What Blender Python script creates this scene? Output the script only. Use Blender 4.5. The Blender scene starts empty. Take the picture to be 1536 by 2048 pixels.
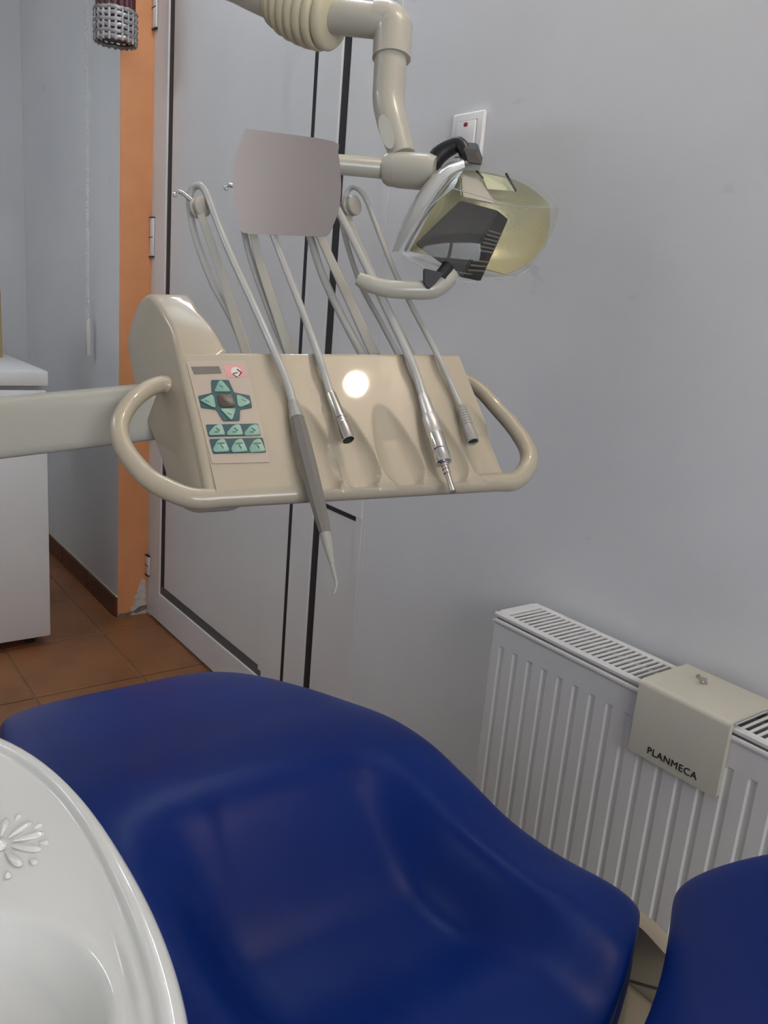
import bpy, bmesh, math, random
import numpy as np
from mathutils import Vector, Matrix
random.seed(4)
scene = bpy.context.scene
COL = scene.collection
PI = math.pi

# ------------------------------------------------------------------ camera
F_PX = 1650.0
CAM_H = 1.18
RX = Vector((0.591, 0.803, 0.083)); FW = Vector((-0.769, 0.591, -0.245))
RX.normalize(); FW = (FW - RX * FW.dot(RX)).normalized(); DN = FW.cross(RX)
cam_d = bpy.data.cameras.new('camera')
cam_d.sensor_fit = 'VERTICAL'; cam_d.sensor_height = 24.0
cam_d.lens = 24.0 * F_PX / 2048.0
cam_d.clip_start = 0.02
cam = bpy.data.objects.new('camera', cam_d); COL.objects.link(cam)
M = Matrix.Identity(4)
for i in range(3):
    M[i][0] = RX[i]; M[i][1] = -DN[i]; M[i][2] = -FW[i]
M[2][3] = CAM_H
cam.matrix_world = M
scene.camera = cam

# ------------------------------------------------------------------ world, light, exposure
scene.view_settings.view_transform = 'Standard'
scene.view_settings.look = 'None'
scene.view_settings.gamma = 1.0
scene.view_settings.use_curve_mapping = False
scene.view_settings.exposure = 0.13
wd = bpy.data.worlds.new('world'); scene.world = wd; wd.use_nodes = True
wd.node_tree.nodes['Background'].inputs[0].default_value = (0.72, 0.82, 1.0, 1)
wd.node_tree.nodes['Background'].inputs[1].default_value = 0.9
BULB_POS = (-0.62, 0.945, 2.42); BULB_STRENGTH = 205.0
TUBE_STRENGTH = 23.0
WINDOW_POWER = 37.0; XN_WIN = 2.16
win_l = bpy.data.lights.new('window_daylight', 'AREA'); win_l.shape = 'RECTANGLE'
win_l.size = 1.2; win_l.size_y = 1.4; win_l.energy = WINDOW_POWER; win_l.color = (0.95, 0.96, 1.0)
win_o = bpy.data.objects.new('window_daylight', win_l); COL.objects.link(win_o)
win_o.location = (XN_WIN, -0.20, 1.65); win_o.rotation_euler = (0, PI / 2, 0)

def at(u, v, t):
    """world point at image position (u, v) of the 1536x2048 frame, t metres along the view axis"""
    return Vector((0, 0, CAM_H)) + t * (RX * ((u - 768) / F_PX) + DN * ((v - 1024) / F_PX) + FW)

# ------------------------------------------------------------------ materials
MATS = {}
def mat(name, col, rough=0.5, metal=0.0, spec=0.5, coat=0.0, noise=None, bump=None, trans=0.0, emit=None, alpha=1.0):
    if name in MATS: return MATS[name]
    m = bpy.data.materials.new(name); m.use_nodes = True
    nt = m.node_tree; b = nt.nodes['Principled BSDF']
    b.inputs['Base Color'].default_value = (*col, 1)
    b.inputs['Roughness'].default_value = rough
    b.inputs['Metallic'].default_value = metal
    b.inputs['Specular IOR Level'].default_value = spec
    b.inputs['Coat Weight'].default_value = coat
    b.inputs['Coat Roughness'].default_value = 0.04
    tc = nt.nodes.new('ShaderNodeTexCoord')
    if noise:   # (scale, second colour, low, high)
        sc, c2, lo, hi = noise
        n = nt.nodes.new('ShaderNodeTexNoise'); n.inputs['Scale'].default_value = sc; n.inputs['Detail'].default_value = 5
        nt.links.new(tc.outputs['Object'], n.inputs['Vector'])
        r = nt.nodes.new('ShaderNodeValToRGB')
        r.color_ramp.elements[0].position = lo; r.color_ramp.elements[0].color = (*col, 1)
        r.color_ramp.elements[1].position = hi; r.color_ramp.elements[1].color = (*c2, 1)
        nt.links.new(n.outputs['Fac'], r.inputs['Fac'])
        nt.links.new(r.outputs['Color'], b.inputs['Base Color'])
    if bump:    # (scale, strength, distance)
        n2 = nt.nodes.new('ShaderNodeTexNoise'); n2.inputs['Scale'].default_value = bump[0]; n2.inputs['Detail'].default_value = 4
        nt.links.new(tc.outputs['Object'], n2.inputs['Vector'])
        bp = nt.nodes.new('ShaderNodeBump'); bp.inputs['Strength'].default_value = bump[1]; bp.inputs['Distance'].default_value = bump[2]
        nt.links.new(n2.outputs['Fac'], bp.inputs['Height'])
        nt.links.new(bp.outputs['Normal'], b.inputs['Normal'])
    if emit:
        b.inputs['Emission Color'].default_value = (*emit[0], 1); b.inputs['Emission Strength'].default_value = emit[1]
    if trans: b.inputs['Transmission Weight'].default_value = trans
    MATS[name] = m
    return m

def clear_mat(name, tint, gloss, rough=0.03):
    """thin clear plastic: see-through sheet with a fresnel reflection"""
    m = bpy.data.materials.new(name); m.use_nodes = True
    nt = m.node_tree; nt.nodes.clear()
    o = nt.nodes.new('ShaderNodeOutputMaterial')
    t = nt.nodes.new('ShaderNodeBsdfTransparent'); t.inputs[0].default_value = (*tint, 1)
    g = nt.nodes.new('ShaderNodeBsdfGlossy'); g.inputs['Color'].default_value = (0.9, 0.92, 0.92, 1)
    g.inputs['Roughness'].default_value = rough
    lw = nt.nodes.new('ShaderNodeLayerWeight'); lw.inputs[0].default_value = 0.16
    mr = nt.nodes.new('ShaderNodeMapRange'); mr.inputs['To Min'].default_value = gloss[0]; mr.inputs['To Max'].default_value = gloss[1]
    nt.links.new(lw.outputs['Facing'], mr.inputs['Value'])
    mx = nt.nodes.new('ShaderNodeMixShader')
    nt.links.new(mr.outputs[0], mx.inputs[0]); nt.links.new(t.outputs[0], mx.inputs[1]); nt.links.new(g.outputs[0], mx.inputs[2])
    nt.links.new(mx.outputs[0], o.inputs[0])
    return m

WALL = mat('wall_paint', (0.74, 0.745, 0.75), 0.62, noise=(1.7, (0.66, 0.665, 0.68), 0.42, 0.75), bump=(60, 0.10, 0.004))
def scuffs(m):
    nt = m.node_tree; b = nt.nodes['Principled BSDF']; src = b.inputs['Base Color'].links[0].from_socket
    tc = nt.nodes.new('ShaderNodeTexCoord'); mp = nt.nodes.new('ShaderNodeMapping'); mp.inputs['Scale'].default_value = (9, 9, 16); mp.inputs['Rotation'].default_value = (0.0, 0.5, 0.0)
    n = nt.nodes.new('ShaderNodeTexNoise'); n.inputs['Scale'].default_value = 1.0; n.inputs['Detail'].default_value = 3
    r = nt.nodes.new('ShaderNodeValToRGB'); r.color_ramp.elements[0].position = 0.70; r.color_ramp.elements[0].color = (1, 1, 1, 1)
    r.color_ramp.elements[1].position = 0.78; r.color_ramp.elements[1].color = (0.86, 0.85, 0.84, 1)
    mx = nt.nodes.new('ShaderNodeMix'); mx.data_type = 'RGBA'; mx.blend_type = 'MULTIPLY'; mx.inputs[0].default_value = 1.0
    nt.links.new(tc.outputs['Object'], mp.inputs['Vector']); nt.links.new(mp.outputs[0], n.inputs['Vector']); nt.links.new(n.outputs['Fac'], r.inputs['Fac'])
    nt.links.new(src, mx.inputs[6]); nt.links.new(r.outputs['Color'], mx.inputs[7]); nt.links.new(mx.outputs[2], b.inputs['Base Color'])
scuffs(WALL)
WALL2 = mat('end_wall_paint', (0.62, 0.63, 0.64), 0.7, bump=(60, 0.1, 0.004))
ORANGE = mat('orange_paint', (0.74, 0.32, 0.135), 0.6, noise=(9, (0.68, 0.285, 0.115), 0.4, 0.7), bump=(70, 0.1, 0.004))
PLASTER = mat('bare_plaster', (0.60, 0.57, 0.53), 0.85, noise=(60, (0.38, 0.34, 0.32), 0.5, 0.75), bump=(90, 0.4, 0.004))
CEIL = mat('ceiling_paint', (0.78, 0.78, 0.78), 0.8)
PVC = mat('door_pvc', (0.74, 0.735, 0.73), 0.28, noise=(3, (0.70, 0.695, 0.69), 0.4, 0.7))
SEAL_SHADE = mat('black_rubber_and_shade', (0.008, 0.008, 0.012), 0.45)
GREYGAP = mat('grey_gasket', (0.10, 0.10, 0.105), 0.5)
def tile_mat():
    m = mat('terracotta_tile', (0.30, 0.125, 0.05), 0.42, noise=(6, (0.20, 0.085, 0.03), 0.35, 0.7), bump=(40, 0.12, 0.004))
    return m
TILE = tile_mat()
GROUT = mat('grout', (0.26, 0.17, 0.10), 0.9, noise=(30, (0.20, 0.13, 0.08), 0.4, 0.7))
SKIRT = mat('skirting_tile', (0.13, 0.042, 0.022), 0.35, noise=(14, (0.09, 0.03, 0.016), 0.4, 0.7))
WHITE = mat('white_enamel', (0.74, 0.74, 0.73), 0.32)
RADW = mat('radiator_enamel', (0.74, 0.73, 0.71), 0.30)
DARK = mat('dark_inside', (0.03, 0.03, 0.03), 0.8)
CREAM = mat('cream_plastic', (0.46, 0.400, 0.295), 0.38, spec=0.3, coat=0.6, noise=(5, (0.445, 0.385, 0.285), 0.4, 0.7), bump=(45, 0.02, 0.002))
CREAM_BOX = mat('cream_painted_steel', (0.60, 0.57, 0.47), 0.36, bump=(300, 0.05, 0.001))
ARMW = mat('arm_lacquer', (0.46, 0.445, 0.375), 0.28, coat=0.2)
BELLOW = mat('yellowed_rubber', (0.62, 0.57, 0.40), 0.5)
BLUE = mat('blue_vinyl', (0.002, 0.024, 0.185), 0.36, spec=0.15, noise=(3.5, (0.005, 0.021, 0.165), 0.4, 0.7), bump=(420, 0.10, 0.0012))
CERAM = mat('white_ceramic', (0.74, 0.74, 0.70), 0.08, coat=0.6)
HOSE = mat('grey_hose', (0.46, 0.46, 0.43), 0.30, coat=0.2)
WHIP = mat('grey_whip_plastic', (0.43, 0.42, 0.37), 0.38)
ROLLER = mat('grey_roller_plastic', (0.42, 0.40, 0.35), 0.4)
STEEL = mat('satin_steel', (0.62, 0.60, 0.57), 0.24, metal=1.0)
CHROME = mat('chrome', (0.78, 0.77, 0.75), 0.10, metal=1.0)
ALU = mat('pearl_aluminium', (0.72, 0.70, 0.67), 0.36, metal=0.8)
HGREY = mat('grey_handpiece_resin', (0.19, 0.175, 0.155), 0.32, coat=0.1)
HGREY2 = mat('pale_grey_resin', (0.36, 0.345, 0.31), 0.35)
TEAL = mat('dark_teal_membrane', (0.020, 0.082, 0.098), 0.35)
MINT = mat('mint_key', (0.25, 0.43, 0.335), 0.35)
BROWNKEY = mat('brown_key', (0.085, 0.058, 0.045), 0.35)
SHEET = mat('membrane_sheet', (0.48, 0.405, 0.325), 0.36)
LCD = mat('grey_display', (0.17, 0.155, 0.14), 0.25)
PINK = mat('pink_print', (0.72, 0.33, 0.34), 0.45)
PALEPRINT = mat('pale_print', (0.74, 0.68, 0.62), 0.45)
INK = mat('black_ink', (0.01, 0.01, 0.012), 0.5)
INKGREEN = mat('key_symbol_ink', (0.06, 0.16, 0.14), 0.5)
BLACKP = mat('black_plastic', (0.012, 0.012, 0.017), 0.38)
SMOKE = mat('dark_lamp_housing', (0.028, 0.022, 0.018), 0.38, noise=(22, (0.014, 0.012, 0.012), 0.4, 0.7))
REFL = mat('yellowed_reflector', (0.60, 0.56, 0.36), 0.28, metal=0.15, coat=0.5, bump=(240, 0.25, 0.002))
MIRROR = mat('mirror_sheet', (0.88, 0.80, 0.76), 0.16, metal=1.0, noise=(7, (0.86, 0.78, 0.74), 0.4, 0.7))
RED = mat('red_indicator', (0.33, 0.015, 0.03), 0.3)
MAROON = mat('maroon_strands', (0.06, 0.005, 0.009), 0.5)
SILVER = mat('silver_weave', (0.27, 0.255, 0.255), 0.35, metal=0.4)
TAN = mat('tan_cardboard', (0.34, 0.25, 0.10), 0.8)
BEAD = mat('pale_beads', (0.70, 0.69, 0.66), 0.4)
CLEAR = clear_mat('clear_shield_plastic', (0.965, 0.97, 0.95), (0.006, 0.35))
CLEAR2 = clear_mat('grey_shield_plastic', (0.74, 0.76, 0.76), (0.35, 0.85), 0.12)

# ------------------------------------------------------------------ mesh helpers
def link(name, me, m, parent=None):
    o = bpy.data.objects.new(name, me); COL.objects.link(o)
    if m is not None and me is not None and len(me.materials) == 0: me.materials.append(m)
    if parent is not None: o.parent = parent
    return o
def empty(name, mw=None, loc=None):
    o = bpy.data.objects.new(name, None); COL.objects.link(o); o.empty_display_size = 0.05
    if mw is not None: o.matrix_world = mw
    if loc is not None: o.location = loc
    return o
def tag(o, label, cat, group=None):
    o['label'] = label; o['category'] = cat
    if group: o['group'] = group
    return o
def structure(o): o['kind'] = 'structure'; return o
def fin(bm, name, m, parent=None, smooth=35):
    bmesh.ops.recalc_face_normals(bm, faces=bm.faces[:])
    me = bpy.data.meshes.new(name); bm.to_mesh(me); bm.free()
    if smooth:
        me.shade_smooth(); me.set_sharp_from_angle(angle=math.radians(smooth))
    return link(name, me, m, parent)
def pyd(name, v, f, m, parent=None, smooth=35):
    bm = bmesh.new(); vs = [bm.verts.new(p) for p in v]
    for q in f:
        try: bm.faces.new([vs[i] for i in q])
        except ValueError: pass
    return fin(bm, name, m, parent, smooth)
def box_bm(lo, hi, bev=0.0, seg=2, bm=None):
    bm2 = bmesh.new()
    c = [(a + b) / 2 for a, b in zip(lo, hi)]; s = [abs(b - a) for a, b in zip(lo, hi)]
    bmesh.ops.create_cube(bm2, size=1.0, matrix=Matrix.Translation(c) @ Matrix.Diagonal((*s, 1)))
    if bev > 0: bmesh.ops.bevel(bm2, geom=bm2.edges[:], offset=min(bev, min(s) * 0.49), segments=seg, affect='EDGES', profile=0.5)
    if bm is None: return bm2
    me = bpy.data.meshes.new('t'); bm2.to_mesh(me); bm2.free(); bm.from_mesh(me); bpy.data.meshes.remove(me)
    return bm
def box(name, lo, hi, m, parent=None, bev=0.0, seg=2):
    return fin(box_bm(lo, hi, bev, seg), name, m, parent)
def catmull(pts, n=8):
    pts = [Vector(p) for p in pts]; out = []
    P = [pts[0] * 2 - pts[1]] + pts + [pts[-1] * 2 - pts[-2]]
    for i in range(1, len(P) - 2):
        a, b, c, d = P[i - 1], P[i], P[i + 1], P[i + 2]
        for k in range(n):
            t = k / n
            out.append(0.5 * ((2 * b) + (c - a) * t + (2 * a - 5 * b + 4 * c - d) * t * t + (3 * b - a - 3 * c + d) * t ** 3))
    out.append(pts[-1]); return out
def interp_list(vals, n):
    return [float(x) for x in np.interp(np.linspace(0, 1, n), np.linspace(0, 1, len(vals)), vals)]
def sweep(bm, path, radii, seg=12, cap=True, flat=1.0, side=None, square=False):
    """tube along path; flat<1 squashes the section across 'side' x tangent"""
    path = [Vector(p) for p in path]; n = len(path)
    if not hasattr(radii, '__len__'): radii = [radii] * n
    if len(radii) != n: radii = interp_list(radii, n)
    rings = []; t0 = (path[1] - path[0]).normalized()
    nrm = Vector(side) if side is not None else (Vector((0, 0, 1)) if abs(t0.z) < 0.9 else Vector((1, 0, 0)))
    nrm = (nrm - t0 * nrm.dot(t0)).normalized(); prev = t0
    for i in range(n):
        t = (path[min(i + 1, n - 1)] - path[max(i - 1, 0)]).normalized()
        nrm = (nrm - t * nrm.dot(t)).normalized(); bn = t.cross(nrm)
        ring = []
        for k in range(seg):
            a = 2 * PI * (k + 0.5) / seg
            ca, sa = math.cos(a), math.sin(a)
            if square:
                e = 0.35
                ca = math.copysign(abs(ca) ** e, ca); sa = math.copysign(abs(sa) ** e, sa)
            ring.append(bm.verts.new(path[i] + nrm * (ca * radii[i]) + bn * (sa * radii[i] * flat)))
        rings.append(ring)
    for i in range(n - 1):
        for k in range(seg):
            bm.faces.new((rings[i][k], rings[i][(k + 1) % seg], rings[i + 1][(k + 1) % seg], rings[i + 1][k]))
    if cap: bm.faces.new(list(reversed(rings[0]))); bm.faces.new(rings[-1])
    return bm
def tube(name, path, radii, m, parent=None, seg=12, smooth_path=0, **kw):
    if smooth_path: path = catmull(path, smooth_path)
    return fin(sweep(bmesh.new(), path, radii, seg, **kw), name, m, parent, 50)
def lathe(name, p0, axis, prof, m, parent=None, seg=24, hollow=False, smooth=35):
    """prof: (distance along axis, radius)"""
    a = Vector(axis).normalized(); x = a.orthogonal().normalized(); y = a.cross(x); p0 = Vector(p0)
    bm = bmesh.new(); rings = []
    for s, r in prof:
        rings.append([bm.verts.new(p0 + a * s + (x * math.cos(2 * PI * k / seg) + y * math.sin(2 * PI * k / seg)) * max(r, 1e-5)) for k in range(seg)])
    for i in range(len(rings) - 1):
        for k in range(seg):
            bm.faces.new((rings[i][k], rings[i][(k + 1) % seg], rings[i + 1][(k + 1) % seg], rings[i + 1][k]))
    bm.faces.new(list(reversed(rings[0])))
    if not hollow: bm.faces.new(rings[-1])
    return fin(bm, name, m, parent, smooth)
def prism(name, poly, z0, z1, m, parent=None, bev=0.0, fr=None, seg=2, smooth=35):
    """poly of (a,b) extruded from z0 to z1 along the third axis; fr maps (a,b,c)->Vector"""
    bm = bmesh.new(); fr = fr or (lambda a, b, c: Vector((a, b, c)))
    lo = [bm.verts.new(fr(a, b, z0)) for a, b in poly]; hi = [bm.verts.new(fr(a, b, z1)) for a, b in poly]
    n = len(poly); top = bm.faces.new(hi); bm.faces.new(list(reversed(lo)))
    for i in range(n): bm.faces.new((lo[i], lo[(i + 1) % n], hi[(i + 1) % n], hi[i]))
    if bev > 0:
        bmesh.ops.bevel(bm, geom=list(top.edges), offset=bev, segments=seg, affect='EDGES', profile=0.5)
    return fin(bm, name, m, parent, smooth)
def roundpoly(poly, r, n=4):
    out = []; N = len(poly)
    for i in range(N):
        p0, p1, p2 = Vector(poly[i - 1]), Vector(poly[i]), Vector(poly[(i + 1) % N])
        d0 = (p0 - p1); d1 = (p2 - p1); rr = min(r, d0.length * 0.45, d1.length * 0.45)
        a = p1 + d0.normalized() * rr; b = p1 + d1.normalized() * rr
        for k in range(n + 1):
            t = k / n; out.append(tuple((1 - t) ** 2 * a + 2 * t * (1 - t) * p1 + t * t * b))
    return out
def dup(o, name=None, parent=None):
    c = o.copy(); COL.objects.link(c)
    if parent is not None: c.parent = parent
    return c

# ================================================================== SETTING
YW = 1.069           # face of the right wall and of the door
YL = 0.962           # face of the projecting wall on the left
XO = -2.775          # orange reveal
XF = -3.97; XN = 2.0; YB = -2.3; ZC = 2.62
structure(box('floor', (XF - 0.1, YB - 0.1, -0.12), (XN + 0.1, YW + 0.2, -0.004), GROUT))
floor = bpy.data.objects['floor']
tx, ty, g = 0.372, 0.315, 0.006
tile_me = None
for i in range(-4, 15):
    for j in range(-2, 8):
        x0 = -2.285 - 0.372 * (8 - i) + 0.372 * 4; y0 = 1.183 - ty * (j + 1)
        if x0 < XF - 0.001 or x0 + tx > -0.9: continue
        if y0 > YW or y0 < -0.6: continue
        if tile_me is None:
            t = box('tile', (g / 2, g / 2, -0.006), (tx - g / 2, ty - g / 2, 0.0), TILE, floor, 0.0015, 1); tile_me = t.data
        else:
            t = link('tile', tile_me, None, floor)
        t.location = (x0, y0, random.uniform(-0.0006, 0.0))
structure(box('ceiling', (XF - 0.1, YB - 0.1, ZC), (XN + 0.1, YW + 0.2, ZC + 0.1), CEIL))
wr = structure(box('wall_right', (-1.455, YW, 0), (XN + 0.1, YW + 0.15, ZC), WALL))
box('lintel', (XO - 0.02, YW, 2.16), (-1.455, YW + 0.15, ZC), WALL, wr)
structure(box('wall_left', (XF, YL, 0), (XO - 0.001, YW + 0.15, ZC), WALL))
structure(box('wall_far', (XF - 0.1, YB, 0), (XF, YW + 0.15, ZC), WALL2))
structure(box('wall_back', (XF, YB - 0.12, 0), (XN, YB, ZC), WALL))
# near wall with a window opening
WY0, WY1, WZ0, WZ1 = -0.95, 0.55, 1.0, 2.3
wb = structure(box('wall_near', (XN, YB, 0), (XN + 0.12, WY0, ZC), WALL))
box('wall_panel', (XN, WY1, 0), (XN + 0.12, YW + 0.15, ZC), WALL, wb)
box('wall_panel', (XN, WY0, 0), (XN + 0.12, WY1, WZ0), WALL, wb)
box('wall_panel', (XN, WY0, WZ1), (XN + 0.12, WY1, ZC), WALL, wb)
w1 = structure(empty('window_1', loc=(XN + 0.04, WY0, WZ0)))
ww_, wh_ = WY1 - WY0, WZ1 - WZ0
for lo, hi in (((0, 0.0, 0), (0.06, 0.06, wh_)), ((0, ww_ - 0.06, 0), (0.06, ww_, wh_)), ((0, ww_ / 2 - 0.03, 0.06), (0.06, ww_ / 2 + 0.03, wh_ - 0.06)), ((0, 0.06, 0), (0.06, ww_ - 0.06, 0.06)), ((0, 0.06, wh_ - 0.06), (0.06, ww_ - 0.06, wh_))):
    box('window_frame', lo, hi, PVC, w1, 0.004, 1)
structure(box('trim_1', (XO - 0.0015, YL + 0.0008, 0.0), (XO + 0.0025, YW + 0.02, ZC), ORANGE))
tr = bpy.data.objects['trim_1']
pp = [(1.012, 0.0), (1.066, 0.0), (1.066, 0.085), (1.062, 0.13), (1.050, 0.135), (1.040, 0.115), (1.030, 0.085), (1.022, 0.07), (1.024, 0.045), (1.008, 0.03)]
prism('plaster_patch', pp, XO + 0.0022, XO + 0.0045, PLASTER, tr, fr=lambda a, b, c: Vector((c, a, b)))
pp = [(0.964, -0.002), (1.0, 0.0), (1.012, 0.012), (1.03, 0.006), (1.066, 0.018), (1.066, 0.034), (1.04, 0.03), (1.02, 0.016), (0.99, 0.012), (0.964, 0.012)]
prism('crumbled_edge', pp, XO + 0.003, XO + 0.007, mat('dirty_mortar', (0.23, 0.19, 0.16), 0.9, noise=(80, (0.10, 0.08, 0.07), 0.4, 0.7)), tr, fr=lambda a, b, c: Vector((c, a, b)))
# skirting
bb = structure(empty('baseboard_left', loc=(XO, YL, 0)))
sk = None
for k in range(4):
    if sk is None: sk = box('skirting_tile', (-0.325, -0.010, 0.002), (-0.003, 0.0, 0.073), SKIRT, bb, 0.0015, 1)
    else:
        s2 = dup(sk, parent=bb); s2.location = (-0.328 * k, 0, 0)
box('plaster_fillet', (-1.19, -0.006, 0.073), (0.0, 0.0, 0.081), mat('skirting_grout', (0.62, 0.55, 0.42), 0.8), bb, 0.002, 1)

# ---- door: wide leaf and narrow leaf
d1 = structure(empty('door_1', loc=(-2.737, YW, 0)))
X0 = -2.737
def dbox(name, xa, xb, za, zb, dy, m, y1=0.05, bev=0.002):
    return box(name, (xa - X0, -dy, za), (xb - X0, y1, zb), m, d1, bev, 1)
dbox('door_frame', XO, -2.741, 0.0, 2.16, 0.0, PVC)
dbox('door_stile', -2.737, -2.648, 0.010, 2.12, 0.004, PVC)
dbox('door_stile', -1.893, -1.786, 0.010, 2.12, 0.004, PVC, bev=0)
dbox('door_rail', -2.648, -1.893, 0.010, 0.118, 0.004, PVC)
dbox('door_rail', -2.648, -1.893, 2.02, 2.12, 0.004, PVC)
dbox('door_panel', -2.622, -1.896, 0.146, 2.0, -0.002, PVC)
dbox('glazing_bead', -1.915, -1.893, 0.140, 2.0, 0.0022, PVC, bev=0.0008)
dbox('black_seal_and_shade', -2.650, -2.618, 0.118, 2.02, -0.001, SEAL_SHADE, bev=0)
dbox('black_seal_and_shade', -2.650, -1.893, 0.118, 0.149, -0.0005, GREYGAP, bev=0)
dbox('black_seal_and_shade', -1.786, -1.772, 0.010, 2.12, 0.0036, SEAL_SHADE, bev=0)
dbox('door_stile', -1.772, -1.672, 0.010, 2.12, 0.004, PVC)
dbox('black_seal_and_shade', -1.674, -1.646, 0.010, 2.10, -0.0005, SEAL_SHADE, bev=0)
dbox('door_panel', -1.648, -1.492, 0.12, 0.690, -0.002, PVC)
dbox('door_panel', -1.648, -1.492, 0.80, 2.02, -0.002, PVC)
dbox('door_rail', -1.648, -1.469, 0.700, 0.795, 0.003, PVC, bev=0.001)
dbox('black_seal_and_shade', -1.648, -1.492, 0.688, 0.701, -0.0005, SEAL_SHADE, bev=0)  # black strip paints in the shadow line under the mid rail
dbox('door_rail', -1.648, -1.469, 0.010, 0.12, 0.003, PVC)
dbox('door_stile', -1.492, -1.468, 0.010, 2.12, 0.0012, PVC, bev=0)
dbox('door_frame', -1.468, -1.454, 0.0, 2.16, 0.0002, PVC, bev=0)
dbox('door_frame', XO, -1.450, 2.125, 2.17, 0.0, PVC)
for za, zb in ((0.155, 0.225), (1.265, 1.385), (1.945, 2.06)):
    h_ = box('hinge', (XO + 0.004 - X0, -0.009, za), (-2.741 - X0, 0.0, zb), WHITE, d1, 0.003, 2)
    zm = (za + zb) / 2
    for q in (za - 0.002, zm, zb + 0.002):
        box('hinge_gap', (XO + 0.003 - X0, -0.0100, q - 0.0014), (-2.742 - X0, 0.0, q + 0.0014), SEAL_SHADE, h_)

# ================================================================== RADIATOR
RF, RB, RT, RBOT = 0.945, 1.045, 0.700, 0.13
RL, RR = -0.905, 0.55
rad = tag(empty('radiator', loc=(RL, RF, 0.0)), 'white panel radiator with ribbed front and slatted top grille on the right wall', 'radiator')
def ribbed(y, sgn, x0, x1, z0, z1):
    prof = [(x0, 0.0)]; x = x0 + 0.0165
    while x + 0.03 < x1:
        prof += [(x, 0.0), (x + 0.0028, 1.0), (x + 0.0082, 1.0), (x + 0.0125, 0.0)]; x += 0.0318
    prof.append((x1, 0.0))
    zs = [(z0, 0), (z0 + 0.035, 0), (z0 + 0.039, 1), (z1 - 0.043, 1), (z1 - 0.0395, 0), (z1, 0)]
    v = []; f = []
    for (z, k) in zs:
        for (xx, d) in prof: v.append((xx, y + sgn * 0.0027 * d * k, z))
    n = len(prof)
    for j in range(len(zs) - 1):
        for i in range(n - 1): f.append((j * n + i, j * n + i + 1, (j + 1) * n + i + 1, (j + 1) * n + i))
    return v, f
v, f = ribbed(0.0, 1, 0.003, RR - RL, RBOT, RT - 0.014)
pyd('front_panel', v, f, RADW, rad, 12)
box('top_bead', (0.003, -0.003, RT - 0.018), (RR - RL, 0.004, RT - 0.010), RADW, rad, 0.003, 2)
box('rear_panel', (0.003, 0.085, RBOT), (RR - RL, 0.098, RT - 0.02), RADW, rad, 0.003, 2)
box('side_panel', (0.0, 0.004, RBOT + 0.01), (0.004, 0.096, RT), RADW, rad, 0.001, 1)
box('convector_core', (0.02, 0.03, RBOT + 0.02), (RR - RL - 0.02, 0.075, RT - 0.05), DARK, rad)
grille = box('grille_frame', (-0.001, 0.0, RT - 0.008), (RR - RL, 0.012, RT), RADW, rad, 0.002, 1)
box('grille_edge', (-0.001, 0.090, RT - 0.008), (RR - RL, 0.100, RT), RADW, grille, 0.002, 1)
box('grille_end', (-0.001, 0.012, RT - 0.006), (0.020, 0.090, RT), RADW, grille, 0.001, 1)
sl = None
for k in range(100):
    if sl is None: sl = box('slat', (0.0, 0.011, RT - 0.0050), (0.0040, 0.091, RT - 0.0015), RADW, grille, 0.0008, 1)
    else: s2 = dup(sl, parent=grille); s2.location = (0.0245 + 0.0108 * k, 0, 0); continue
    sl.location = (0.0245, 0, 0)
for x in (0.12, 1.2):
    tube('wall_bracket', [(x, 0.095, 0.55), (x, 0.126, 0.55)], 0.012, RADW, rad)
    tube('foot_pipe', [(x, 0.05, RBOT + 0.01), (x, 0.05, 0.0)], 0.011, RADW, rad)

# cream steel cover hooked over the radiator
cv = tag(empty('cover_box', loc=(-0.608, RF, RT)), 'cream steel cover with black lettering hooked over the radiator top', 'cover')
TX = 0.137
bm = bmesh.new()
pr = [(0.000, -0.098), (-0.010, -0.098), (-0.010, 0.002), (-0.0085, 0.006), (-0.005, 0.0085), (0.0, 0.0095), (0.100, 0.0095), (0.104, 0.008), (0.106, 0.004), (0.106, -0.03), (0.1035, -0.03), (0.1035, 0.003), (0.102, 0.0065), (0.0, 0.0065), (-0.005, 0.005), (-0.007, 0.002), (-0.0075, -0.095)]
pr = [(0.0, -0.0975)] + pr[1:] 
prism('bent_sheet', pr[1:], 0.0, TX, CREAM_BOX, cv, fr=lambda a, b, c: Vector((c, a, b)), smooth=40)
box('side_flange', (TX - 0.002, -0.009, -0.096), (TX, -0.001, 0.006), CREAM_BOX, cv, 0.0008, 1)
tgl = lathe('toggle_nut', (0.052, 0.062, 0.009), (0, 0, 1), [(0, 0.0055), (0.004, 0.0055), (0.0045, 0.004), (0.008, 0.004)], STEEL, cv, 8)
tube('toggle_lever', [(0.052, 0.062, 0.012), (0.047, 0.052, 0.021)], [0.0028, 0.0034], STEEL, cv, 10)
def text_mesh(name, s, size, m, parent, mw, ext=0.0004, sx=1.0):
    cu = bpy.data.curves.new(name, 'FONT'); cu.body = s; cu.size = size; cu.extrude = ext; cu.align_x = 'LEFT'; cu.space_character = 1.10; cu.offset = 0.0
    o = bpy.data.objects.new(name + '_tmp', cu); COL.objects.link(o)
    dg = bpy.context.evaluated_depsgraph_get()
    me = bpy.data.meshes.new_from_object(o.evaluated_get(dg)); bpy.data.objects.remove(o)
    me.materials.clear()
    o = link(name, me, m, parent); o.matrix_local = mw @ Matrix.Diagonal((sx, 1, 1, 1))
    return o
TM = Matrix(((1, 0, 0, 0.030), (0, 0, -1, -0.0103), (0, 1, 0, -0.088), (0, 0, 0, 1)))
text_mesh('lettering', 'PLANMECA', 0.0142, INK, cv, TM, sx=1.0)

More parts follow.
